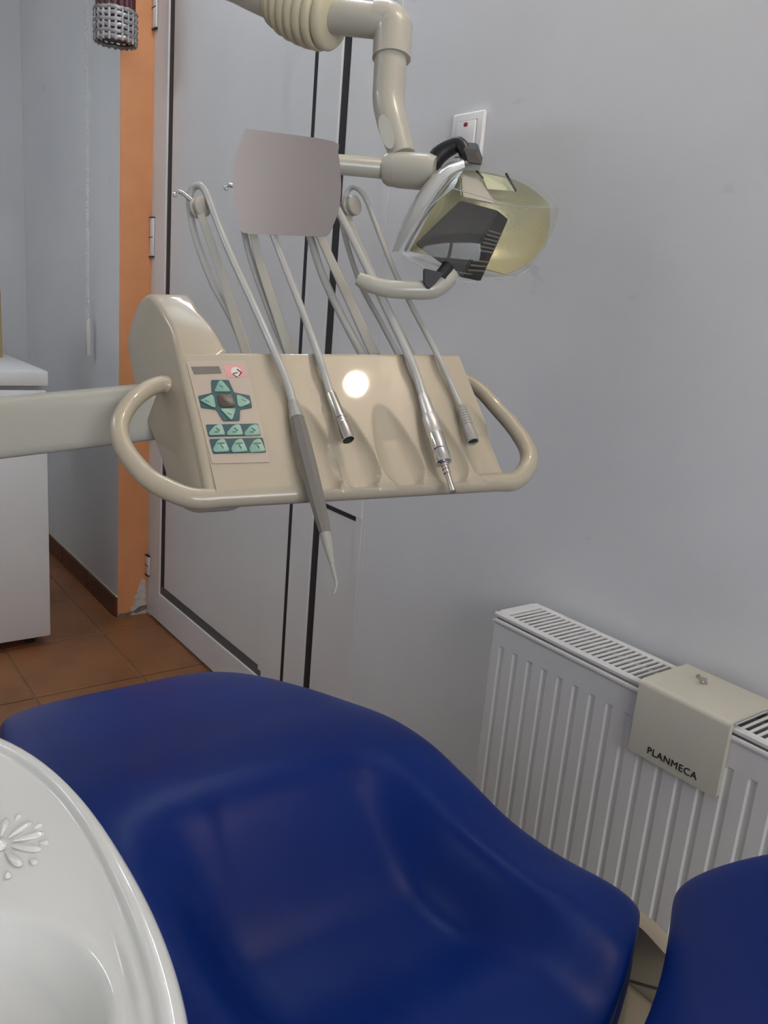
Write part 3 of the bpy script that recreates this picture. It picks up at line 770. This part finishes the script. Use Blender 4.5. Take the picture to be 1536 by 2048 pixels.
# 1 ultrasonic scaler
s1 = instrument('scaler_handpiece', 'long dark grey scaler handpiece with pointed tip beside the keypad')
h0 = K(594, 838, 0.013); h1 = K(651, 1068, 0.020)
p0, d, Ln = axis_pts(h0, h1)
lathe('grip', p0, d, [(0.0, 0.0088), (0.004, 0.0096), (0.020, 0.0100), (0.045, 0.0104), (Ln * 0.45, 0.0104), (Ln * 0.7, 0.0094), (Ln * 0.86, 0.0082), (Ln, 0.0066)], HGREY, s1, 8, smooth=20)
lathe('connector', p0 - d.normalized() * 0.026, d, [(0, 0.0058), (0.002, 0.0068), (0.016, 0.0076), (0.018, 0.0086), (0.026, 0.0090)], HGREY2, s1, 18)
h2 = K(664, 1128, 0.022)
p, dd, L2 = axis_pts(h1, h2)
lathe('nose_cone', p, dd, [(0, 0.0064), (L2 * 0.5, 0.0050), (L2 * 0.92, 0.0031), (L2, 0.0027)], HGREY2, s1, 18)
tube('tip', [h2, K(669, 1150, 0.022), K(673, 1166, 0.022), K(671, 1180, 0.022), K(666, 1189, 0.023)], [0.0025, 0.0023, 0.0019, 0.0012, 0.0008], HGREY2, s1, 10, smooth_path=5)
e = CM @ (p0 - d.normalized() * 0.025)
e_px = (588, 812, (e - Vector((0, 0, CAM_H))).dot(FW))
hose([e_px, K(574, 765, 0.012), K(549, 705, 0.013), (505, 605, 1.09), (455, 495, 1.15), (424, 415, 1.195), (411, 383, 1.208), (398, 371, 1.215), (384, 379, 1.222), (379, 410, 1.225), (392, 478, 1.21), (425, 565, 1.18), (465, 640, 1.145), (498, 716, 1.105)], 0.0052, s1)
# 2 steel coupling
s2_ = instrument('turbine_coupling', 'plain steel hose coupling with open end, left of the empty rest')
c0 = K(661, 786, 0.012); c1 = K(697, 880, 0.013); p0, d, Ln = axis_pts(c0, c1)
lathe('coupling', p0, d, [(0, 0.0052), (0.003, 0.0064), (Ln * 0.52, 0.0070), (Ln * 0.53, 0.0082), (Ln * 0.56, 0.0082), (Ln * 0.57, 0.0074), (Ln * 0.61, 0.0074), (Ln * 0.62, 0.0084), (Ln * 0.65, 0.0084), (Ln * 0.66, 0.0078), (Ln * 0.71, 0.0078), (Ln * 0.72, 0.0086), (Ln * 0.98, 0.0088), (Ln, 0.0084), (Ln, 0.0072), (Ln * 0.9, 0.0070), (Ln * 0.9, 0.0)], STEEL, s2_, 28, smooth=30)
lathe('socket_face', p0 + d * 0.93, d, [(0, 0.0071), (0.0005, 0.0069)], DARK, s2_, 20)
e = CM @ (p0 + d * 0.03); te = (e - Vector((0, 0, CAM_H))).dot(FW)
hose([(662, 789, te), K(650, 752, 0.011), K(636, 708, 0.012), (606, 625, 1.12), (575, 545, 1.16), (546, 470, 1.195), (522, 405, 1.218), (510, 380, 1.225), (497, 373, 1.235), (487, 385, 1.24), (484, 425, 1.24), (498, 505, 1.215), (540, 625, 1.17), (577, 716, 1.135)], 0.0050, s2_)
# 4 micromotor coupling with nozzle
s4 = instrument('micromotor_coupling', 'bright stepped micromotor coupling with thin nozzle, right of the empty rest')
c0 = K(846, 790, 0.013); c1 = K(906, 984, 0.020); p0, d, Ln = axis_pts(c0, c1)
lathe('rear_sleeve', p0, d, [(0, 0.0060), (0.002, 0.0068), (Ln * 0.20, 0.0082), (Ln * 0.23, 0.0084)], ALU, s4, 26)
lathe('middle_sleeve', p0 + d * 0.225, d, [(0, 0.0088), (0.002, 0.0100), (Ln * 0.20, 0.0104), (Ln * 0.205, 0.0100)], ALU, s4, 26)
lathe('chrome_ring', p0 + d * 0.43, d, [(0, 0.0100), (0.001, 0.0103), (Ln * 0.16, 0.0103), (Ln * 0.165, 0.0092), (Ln * 0.18, 0.0092), (Ln * 0.185, 0.0102), (Ln * 0.27, 0.0104), (Ln * 0.285, 0.0096), (Ln * 0.29, 0.0072)], CHROME, s4, 30, smooth=30)
lathe('nozzle', p0 + d * 0.715, d, [(0, 0.0070), (0.002, 0.0048), (0.005, 0.0048), (0.0055, 0.0038), (0.0075, 0.0038), (0.008, 0.0048), (0.010, 0.0048), (0.0105, 0.0038), (0.013, 0.0038), (0.0135, 0.0046), (0.016, 0.0046), (0.017, 0.0036), (Ln * 0.20, 0.0034), (Ln * 0.25, 0.0040), (Ln * 0.285, 0.0042), (Ln * 0.285, 0.002)], STEEL, s4, 20, smooth=30)
e = CM @ (p0 + d * 0.01); te = (e - Vector((0, 0, CAM_H))).dot(FW)
hose([(846, 791, te), K(833, 750, 0.012), K(815, 706, 0.012), (775, 620, 1.15), (736, 540, 1.19), (702, 470, 1.22), (668, 408, 1.245), (640, 378, 1.255), (620, 382, 1.265), (606, 420, 1.265), (622, 478, 1.255), (645, 550, 1.235), (680, 625, 1.205), (729, 718, 1.165)], 0.0060, s4)
# 5 grey ribbed hose end
s5 = instrument('ribbed_hose_end', 'thin hose with ribbed grey plastic end, rightmost on the console')
c0 = K(921, 812, 0.010); c1 = K(946, 884, 0.012); p0, d, Ln = axis_pts(c0, c1)
pr = [(0, 0.0046)]
for k in range(7):
    s_ = 0.003 + k * Ln * 0.075
    pr += [(s_, 0.0064 + k * 0.0002), (s_ + Ln * 0.045, 0.0066 + k * 0.0002), (s_ + Ln * 0.05, 0.0058 + k * 0.0002), (s_ + Ln * 0.07, 0.0058 + k * 0.0002)]
pr += [(Ln * 0.66, 0.0080), (Ln * 0.98, 0.0082), (Ln, 0.0078), (Ln, 0.0066), (Ln * 0.93, 0.0064), (Ln * 0.93, 0.0)]
lathe('ribbed_sleeve', p0, d, pr, HGREY2, s5, 22, smooth=30)
lathe('socket_face', p0 + d * 0.95, d, [(0, 0.0066), (0.0005, 0.0064)], DARK, s5, 18)
e = CM @ (p0 + d * 0.02); te = (e - Vector((0, 0, CAM_H))).dot(FW)
hose([(921, 813, te), K(900, 765, 0.009), K(873, 706, 0.010), (830, 625, 1.175), (790, 545, 1.205), (758, 465, 1.235), (735, 405, 1.250), (722, 383, 1.255), (706, 374, 1.262), (693, 388, 1.268), (684, 430, 1.265), (692, 480, 1.255), (722, 570, 1.23), (765, 650, 1.205), (802, 720, 1.18)], 0.0040, s5)

# ================================================================== OPERATING LAMP
LB = at(800, 340, 1.12); LS = 1.12     # the lamp is modelled at unit size here, its Empty carries the true place and size
lamp = tag(empty('operating_lamp', loc=at(800, 340, 1.12 * LS)), 'cream operating lamp with clear shield, handle and flat mirror on a bent arm', 'lamp')
lamp.scale = (LS, LS, LS)
def Q(u, v, t): return at(u, v, t) - LB
# arm from the pillar, bellows, elbow
top = (PIL + Vector((0, 0, 1.93)) - lamp.location) / LS
tube('lamp_arm', [top, Q(250, -150, 1.22), Q(480, -28, 1.18), Q(590, 22, 1.15)], [0.03, 0.026, 0.024, 0.024], ARMW, lamp, 24, smooth_path=6)
b0_, b1_ = Q(548, 2, 1.165), Q(672, 36, 1.13)
d = b1_ - b0_; Ln = d.length
pr = [(0, 0.026), (0.003, 0.032)]
env = [0.034, 0.040, 0.0435, 0.0455, 0.0465, 0.0460, 0.0425]
for k, r in enumerate(env):
    s0 = 0.004 + (Ln - 0.006) * k / 7; s1_ = 0.004 + (Ln - 0.006) * (k + 1) / 7
    pr += [(s0, r - 0.0035), (s0 + (s1_ - s0) * 0.25, r), (s0 + (s1_ - s0) * 0.7, r), (s1_ - 0.0004, r - 0.0030)]
pr += [(Ln - 0.001, 0.036), (Ln, 0.026)]
bl = lathe('bellows', b0_, d, pr, BELLOW, lamp, 40, smooth=60)
tube('lamp_arm', [Q(640, 30, 1.135), Q(700, 36, 1.125), Q(755, 42, 1.12), Q(775, 52, 1.12)], [0.0225, 0.0225, 0.0225, 0.022], ARMW, lamp, 24)
tube('elbow', [Q(745, 36, 1.12), Q(772, 40, 1.12), Q(783, 52, 1.12), Q(785, 75, 1.12), Q(783, 118, 1.12)], [0.0225, 0.0245, 0.0262, 0.0262, 0.0262], ARMW, lamp, 28, smooth_path=6)
lathe('elbow_cap', Q(786, 62, 1.12), Q(797, 30, 1.12) - Q(786, 62, 1.12), [(0, 0.0258), (0.012, 0.0245), (0.022, 0.018), (0.026, 0.008), (0.027, 0.0)], ARMW, lamp, 28, smooth=60)
tube('drop_tube', [Q(781, 114, 1.12), Q(779, 160, 1.12), Q(777, 205, 1.118), Q(786, 250, 1.112), Q(805, 312, 1.105)], [0.0222, 0.0222, 0.0215, 0.0205, 0.0175], ARMW, lamp, 28, smooth_path=8)
# oval inset on the drop tube
oc = Q(773, 264, 1.094)
ax1 = (Q(783, 300, 1.094) - Q(763, 230, 1.098)).normalized(); nrm = (-FW + RX * -0.35).normalized(); ax2 = ax1.cross(nrm).normalized()
bm = bmesh.new(); rr = []
for cc in (-0.006, 0.0012):
    rr.append([bm.verts.new(oc + ax1 * (0.024 * math.copysign(abs(math.cos(t)) ** 0.8, math.cos(t))) + ax2 * (0.0085 * math.sin(t)) + nrm * cc) for t in [2 * PI * k / 28 for k in range(28)]])
for k in range(28): bm.faces.new((rr[0][k], rr[0][(k + 1) % 28], rr[1][(k + 1) % 28], rr[1][k]))
bm.faces.new(rr[1])
fin(bm, 'oval_cover', mat('oval_cover_plastic', (0.52, 0.52, 0.46), 0.4), lamp, 30)
j0, j1 = Q(768, 338, 1.11), Q(872, 345, 1.09); d = j1 - j0; Ln = d.length
lathe('pivot_joint', j0, d, [(0, 0.012), (0.002, 0.0185), (0.007, 0.0215), (0.018, 0.0222), (0.0185, 0.0228), (0.03, 0.0232), (Ln * 0.85, 0.0232), (Ln, 0.020)], ARMW, lamp, 32, smooth=40)
tube('grip_bar', [Q(590, 322, 1.075), Q(690, 330, 1.095), Q(775, 338, 1.11)], [0.0125, 0.0128, 0.0132], ARMW, lamp, 24)
# mirror
MF0 = at(490, 258, 1.015); MF1 = at(668, 284, 1.016); MF2 = at(484, 466, 1.048)
ml = [(492, 257), (560, 266), (668, 283), (676, 305), (681, 345), (682, 385), (676, 425), (664, 455), (655, 470), (640, 473), (560, 470), (486, 465), (477, 437), (468, 400), (465, 362), (469, 325), (479, 287)]
mo = MF0; mn = (MF1 - MF0).cross(MF2 - MF0).normalized()
if mn.dot(Vector((0, 0, CAM_H)) - mo) < 0: mn = -mn
C0 = Vector((0, 0, CAM_H))
def onm(u, v):
    dd = at(u, v, 1.0) - C0; return C0 + dd * ((mo - C0).dot(mn) / dd.dot(mn))
mp = [onm(*p) for p in ml]
mp = catmull(mp + [mp[0]], 3)[:-1]
bm = bmesh.new()
fr_ = [bm.verts.new(p - LB) for p in mp]; bk = [bm.verts.new(p - mn * 0.003 - LB) for p in mp]
bm.faces.new(fr_); bm.faces.new(bk[::-1])
for k in range(len(mp)): bm.faces.new((fr_[k], fr_[(k + 1) % len(mp)], bk[(k + 1) % len(mp)], bk[k]))
mir = fin(bm, 'flat_mirror', MIRROR, lamp, 30)
me = mir.data; me.materials.append(mat('mirror_edge', (0.07, 0.07, 0.075), 0.4))
for p in me.polygons:
    if len(p.vertices) == 4: p.material_index = 1
tube('mirror_clip', [Q(600, 322, 1.075), onm(600, 328) - mn * 0.006 - LB], [0.010, 0.010], ARMW, lamp, 14)
# yoke
tube('yoke', [Q(862, 334, 1.095), Q(880, 308, 1.09), Q(905, 292, 1.085), Q(921, 290, 1.08), Q(934, 312, 1.075)], [0.011, 0.012, 0.011, 0.009, 0.009], BLACKP, lamp, 16, smooth_path=6, flat=0.9)
def hexa(name, front, back, m, parent, bev=0.0015):
    bm = bmesh.new(); fv = [bm.verts.new(p) for p in front]; bv = [bm.verts.new(p) for p in back]
    bm.faces.new(fv); bm.faces.new(bv[::-1]); n = len(front)
    for i in range(n): bm.faces.new((fv[i], fv[(i + 1) % n], bv[(i + 1) % n], bv[i]))
    bmesh.ops.recalc_face_normals(bm, faces=bm.faces[:])
    if bev: bmesh.ops.bevel(bm, geom=bm.edges[:], offset=bev, segments=2, affect='EDGES')
    return fin(bm, name, m, parent, 30)
hexa('yoke_block', [Q(926, 298, 1.055), Q(955, 300, 1.055), Q(964, 331, 1.05), Q(934, 326, 1.05)], [Q(930, 284, 1.095), Q(955, 286, 1.095), Q(966, 318, 1.09), Q(936, 314, 1.09)], BLACKP, lamp)
# reflector dish: patch over a four-cornered outline, hollow towards the housing
def patch(name, c00, c10, c11, c01, bulge, m, parent, n=22, thick=0.0025, edge=None, curve=None):
    """bilinear patch, bulge(s,t) along view-independent normal"""
    c00, c10, c11, c01 = map(Vector, (c00, c10, c11, c01))
    nn = (c10 - c00).cross(c01 - c00).normalized()
    bm = bmesh.new(); F_, B_ = {}, {}
    for i in range(n + 1):
        for j in range(n + 1):
            s, t = i / n, j / n
            p = (c00 * (1 - s) + c10 * s) * (1 - t) + (c01 * (1 - s) + c11 * s) * t
            if curve: p = p + curve(s, t)
            p = p + nn * bulge(s, t)
            F_[(i, j)] = bm.verts.new(p); B_[(i, j)] = bm.verts.new(p + nn * thick)
    for i in range(n):
        for j in range(n):
            bm.faces.new((F_[(i, j)], F_[(i + 1, j)], F_[(i + 1, j + 1)], F_[(i, j + 1)]))
            bm.faces.new((B_[(i, j)], B_[(i, j + 1)], B_[(i + 1, j + 1)], B_[(i + 1, j)]))
    for i in range(n):
        bm.faces.new((F_[(i, 0)], B_[(i, 0)], B_[(i + 1, 0)], F_[(i + 1, 0)])); bm.faces.new((F_[(i, n)], F_[(i + 1, n)], B_[(i + 1, n)], B_[(i, n)]))
        bm.faces.new((F_[(0, i)], F_[(0, i + 1)], B_[(0, i + 1)], B_[(0, i)])); bm.faces.new((F_[(n, i)], B_[(n, i)], B_[(n, i + 1)], F_[(n, i + 1)]))
    return fin(bm, name, m, parent, 50)
hump = lambda s, t: (4 * s * (1 - s)) ** 0.7 * (4 * t * (1 - t)) ** 0.7
# normals of (c10-c00)x(c01-c00) with c10 right and c01 down point away from the camera
DEEP = FW
patch('reflector', Q(905, 340, 1.085), Q(1098, 408, 1.10), Q(1010, 548, 1.085), Q(820, 500, 1.06), lambda s, t: 0.040 * hump(s, t), REFL, lamp,
      curve=lambda s, t: (RX * 0.012 - DN * 0.012) * (4 * s * (1 - s)) * (1 - t) + (RX * 0.02 + DN * 0.012) * (4 * t * (1 - t)) * s)
# clear shield: upper facet and front facet that meet in a crease
patch('shield_top', Q(925, 322, 1.07), Q(1085, 375, 1.095), Q(1118, 415, 1.045), Q(905, 378, 1.0), lambda s, t: -0.006 * hump(s, t), CLEAR, lamp, 14, 0.0018,
      curve=lambda s, t: (-DN * 0.005) * (4 * s * (1 - s)) * (1 - t))
patch('shield_front', Q(905, 378, 1.0), Q(1118, 415, 1.045), Q(1034, 552, 1.035), Q(803, 508, 1.0), lambda s, t: -0.010 * hump(s, t), CLEAR, lamp, 16, 0.0018,
      curve=lambda s, t: (RX * 0.010 + DN * 0.006) * (4 * t * (1 - t)) * s + DN * 0.010 * (4 * s * (1 - s)) * t + DN * 0.006 * (4 * s * (1 - s)) * (1 - t) - RX * 0.006 * (4 * t * (1 - t)) * (1 - s))
patch('shield_bottom', Q(803, 508, 1.0), Q(1034, 552, 1.035), Q(1000, 552, 1.075), Q(835, 520, 1.055), lambda s, t: 0.004 * hump(s, t), CLEAR, lamp, 10, 0.0018,
      curve=lambda s, t: DN * 0.010 * (4 * s * (1 - s)))
WING = clear_mat('grey_wing_plastic', (0.62, 0.64, 0.63), (0.25, 0.75), 0.15)
def strip(name, outer, inner, m, parent, thick, n=7):
    o_ = catmull([Q(*p) for p in outer], n); i_ = catmull([Q(*p) for p in inner], n); bm = bmesh.new(); R4 = []
    for a, b in zip(o_, i_):
        mid = (a + b) / 2 - FW * (a - b).length * 0.18
        R4.append([bm.verts.new(p) for p in (a, mid, b, b + FW * thick, mid + FW * thick, a + FW * thick)])
    for k in range(len(R4) - 1):
        for q in range(6): bm.faces.new((R4[k][q], R4[k][(q + 1) % 6], R4[k + 1][(q + 1) % 6], R4[k + 1][q]))
    bm.faces.new(R4[0][::-1]); bm.faces.new(R4[-1])
    return fin(bm, name, m, parent, 40)
WINGM = mat('grey_wing_sheet', (0.46, 0.47, 0.45), 0.16, coat=0.6)
strip('shield_wing', [(924, 316, 1.062), (884, 333, 1.062), (842, 378, 1.060), (806, 442, 1.056), (784, 503, 1.052)],
      [(930, 334, 1.040), (898, 352, 1.036), (858, 402, 1.030), (826, 452, 1.030), (797, 502, 1.034)], WINGM, lamp, 0.0015)
strip('shield_cheek', [(930, 336, 1.036), (900, 356, 1.032), (862, 404, 1.026), (830, 454, 1.024), (806, 500, 1.02)],
      [(908, 376, 1.002), (894, 386, 1.002), (862, 420, 1.001), (832, 466, 1.000), (812, 506, 1.000)], WING, lamp, 0.0015)
EDGE = mat('edge_glint', (0.42, 0.43, 0.41), 0.15, coat=0.5)  # pale grey puts the light caught along the shield edges into colour
for pl in ([(905, 377, 1.0), (958, 392, 1.008), (1030, 412, 1.028), (1117, 415, 1.045)], [(905, 377, 1.0), (862, 412, 1.0), (824, 466, 1.0), (803, 508, 1.0)],
           [(803, 508, 1.0), (835, 528, 1.005), (900, 558, 1.014), (960, 566, 1.022)], [(1117, 415, 1.045), (1108, 455, 1.044), (1075, 520, 1.04), (1034, 552, 1.035), (990, 558, 1.03)]):
    tube('shield_edge_glint', [Q(*p) for p in pl], 0.0006, EDGE, lamp, 6, smooth_path=6)
# green filter plate in the upper reflector
hexa('filter_plate', [Q(962, 346, 1.065), Q(1012, 356, 1.07), Q(1030, 382, 1.06), Q(975, 378, 1.055)], [Q(962, 346, 1.069), Q(1012, 356, 1.074), Q(1030, 382, 1.064), Q(975, 378, 1.059)], mat('pale_green_plate', (0.50, 0.54, 0.36), 0.35), lamp, 0)
tube('plate_slot', [Q(1012, 347, 1.060), Q(1032, 382, 1.052)], 0.0014, BLACKP, lamp, 6)
tube('plate_slot', [Q(953, 342, 1.060), Q(966, 356, 1.055)], 0.0014, BLACKP, lamp, 6)
# bulb housing
A, B, C_, D_ = Q(920, 400, 1.020), Q(996, 420, 1.030), Q(922, 556, 1.025), Q(828, 488, 1.010)
bkv = FW * 0.032
hous = hexa('bulb_housing', [A, B, C_, D_], [A + bkv + RX * 0.006, Q(1018, 457, 1.05) - DN * 0.012, Q(962, 564, 1.045), D_ + bkv + RX * 0.03], SMOKE, lamp, 0.0015)
E0, E1, E2, E3 = B, Q(1018, 457, 1.05) - DN * 0.012, Q(962, 564, 1.045), C_
fnn = (E1 - E0).cross(E3 - E0).normalized()
if fnn.dot(C0 - LB - E0) < 0: fnn = -fnn
FINM = mat('fin_edge', (0.16, 0.15, 0.14), 0.4)
for k in range(9):
    t = 0.30 + 0.058 * k if k < 6 else 0.74 + 0.07 * (k - 6)
    a = E0 + (E3 - E0) * t; b = E1 + (E2 - E1) * (t - 0.05)
    tube('cooling_fin', [a * 0.92 + b * 0.08 + fnn * 0.0006, a * 0.08 + b * 0.92 + fnn * 0.0006], 0.0012, FINM, hous, 6)
hexa('bulb_socket', [Q(918, 350, 1.045), Q(960, 362, 1.05), Q(990, 410, 1.032), Q(922, 396, 1.024)], [Q(922, 345, 1.075), Q(962, 356, 1.08), Q(994, 404, 1.075), Q(922, 390, 1.07)], mat('socket_cream', (0.52, 0.48, 0.42), 0.4), lamp, 0.003)
# handle
tube('lamp_handle', [Q(716, 557, 1.01), Q(735, 566, 1.01), Q(775, 577, 1.012), Q(820, 580, 1.014), Q(862, 578, 1.018), Q(890, 562, 1.022), Q(905, 545, 1.025)], [0.0080, 0.0102, 0.0108, 0.0112, 0.0122, 0.0120, 0.0095], ARMW, lamp, 20, smooth_path=7)
hexa('handle_insert', [Q(846, 536, 1.000), Q(888, 546, 1.002), Q(872, 566, 1.002), Q(857, 580, 1.001), Q(846, 566, 1.0)], [Q(846, 536, 1.025), Q(888, 546, 1.027), Q(872, 566, 1.027), Q(857, 580, 1.026), Q(846, 566, 1.025)], BLACKP, lamp, 0.0015)
lathe('handle_stem', Q(880, 556, 1.015), Q(905, 520, 1.02) - Q(880, 556, 1.015), [(0, 0.009), (0.02, 0.008)], BLACKP, lamp, 14)

# ================================================================== ROOM LAMPS
bulb = tag(empty('wall_bulb', loc=BULB_POS), 'bare warm round bulb on a wall bracket above the radiator', 'bulb')
bm = bmesh.new(); bmesh.ops.create_uvsphere(bm, u_segments=24, v_segments=14, radius=0.034)
gl = fin(bm, 'glass', mat('warm_bulb_glow', (1, 0.9, 0.8), 0.3, emit=((1.0, 0.80, 0.60), BULB_STRENGTH)), bulb, 80)
lathe('bulb_socket', (0, 0, 0.028), (0, 0, 1), [(0, 0.016), (0.03, 0.019), (0.05, 0.017), (0.055, 0.006)], WHITE, bulb, 18)
tube('wall_bracket', [(0, 0, 0.07), (0, 0.02, 0.10), (0, YW - BULB_POS[1] - 0.006, 0.10)], 0.006, WHITE, bulb, 10, smooth_path=4)
lathe('wall_rose', (0, YW - BULB_POS[1], 0.10), (0, -1, 0), [(0, 0.03), (0.006, 0.028), (0.012, 0.012)], WHITE, bulb, 20)
TG = mat('cool_tube_glow', (1, 1, 1), 0.3, emit=((0.80, 0.90, 1.0), TUBE_STRENGTH))
tl = tag(empty('tube_light', loc=(-1.85, YW, 2.33)), 'twin fluorescent tube fitting on the wall above the white door', 'wall light')
box('fitting', (-0.62, -0.05, -0.09), (0.62, 0.0, 0.09), WHITE, tl, 0.006, 2)
for zz in (-0.045, 0.045):
    tube('fluorescent_tube', [(-0.59, -0.072, zz), (0.59, -0.072, zz)], 0.014, TG, tl, 14)
    for xx in (-0.60, 0.60): box('tube_holder', (xx - 0.012, -0.09, zz - 0.016), (xx + 0.012, -0.045, zz + 0.016), WHITE, tl, 0.003, 1)
tl = tag(empty('tube_light', loc=(-2.45, -0.95, ZC)), 'unseen twin tube fitting added as fill on the ceiling at the fridge end', 'added fill light')  # unseen fitting, added to brighten the door and left wall
box('fitting', (-0.62, -0.09, -0.05), (0.62, 0.09, 0.0), WHITE, tl, 0.006, 2)
for yy in (-0.045, 0.045):
    tube('fluorescent_tube', [(-0.59, yy, -0.072), (0.59, yy, -0.072)], 0.014, TG, tl, 14)
    for xx in (-0.60, 0.60): box('tube_holder', (xx - 0.012, yy - 0.016, -0.09), (xx + 0.012, yy + 0.016, -0.045), WHITE, tl, 0.003, 1)
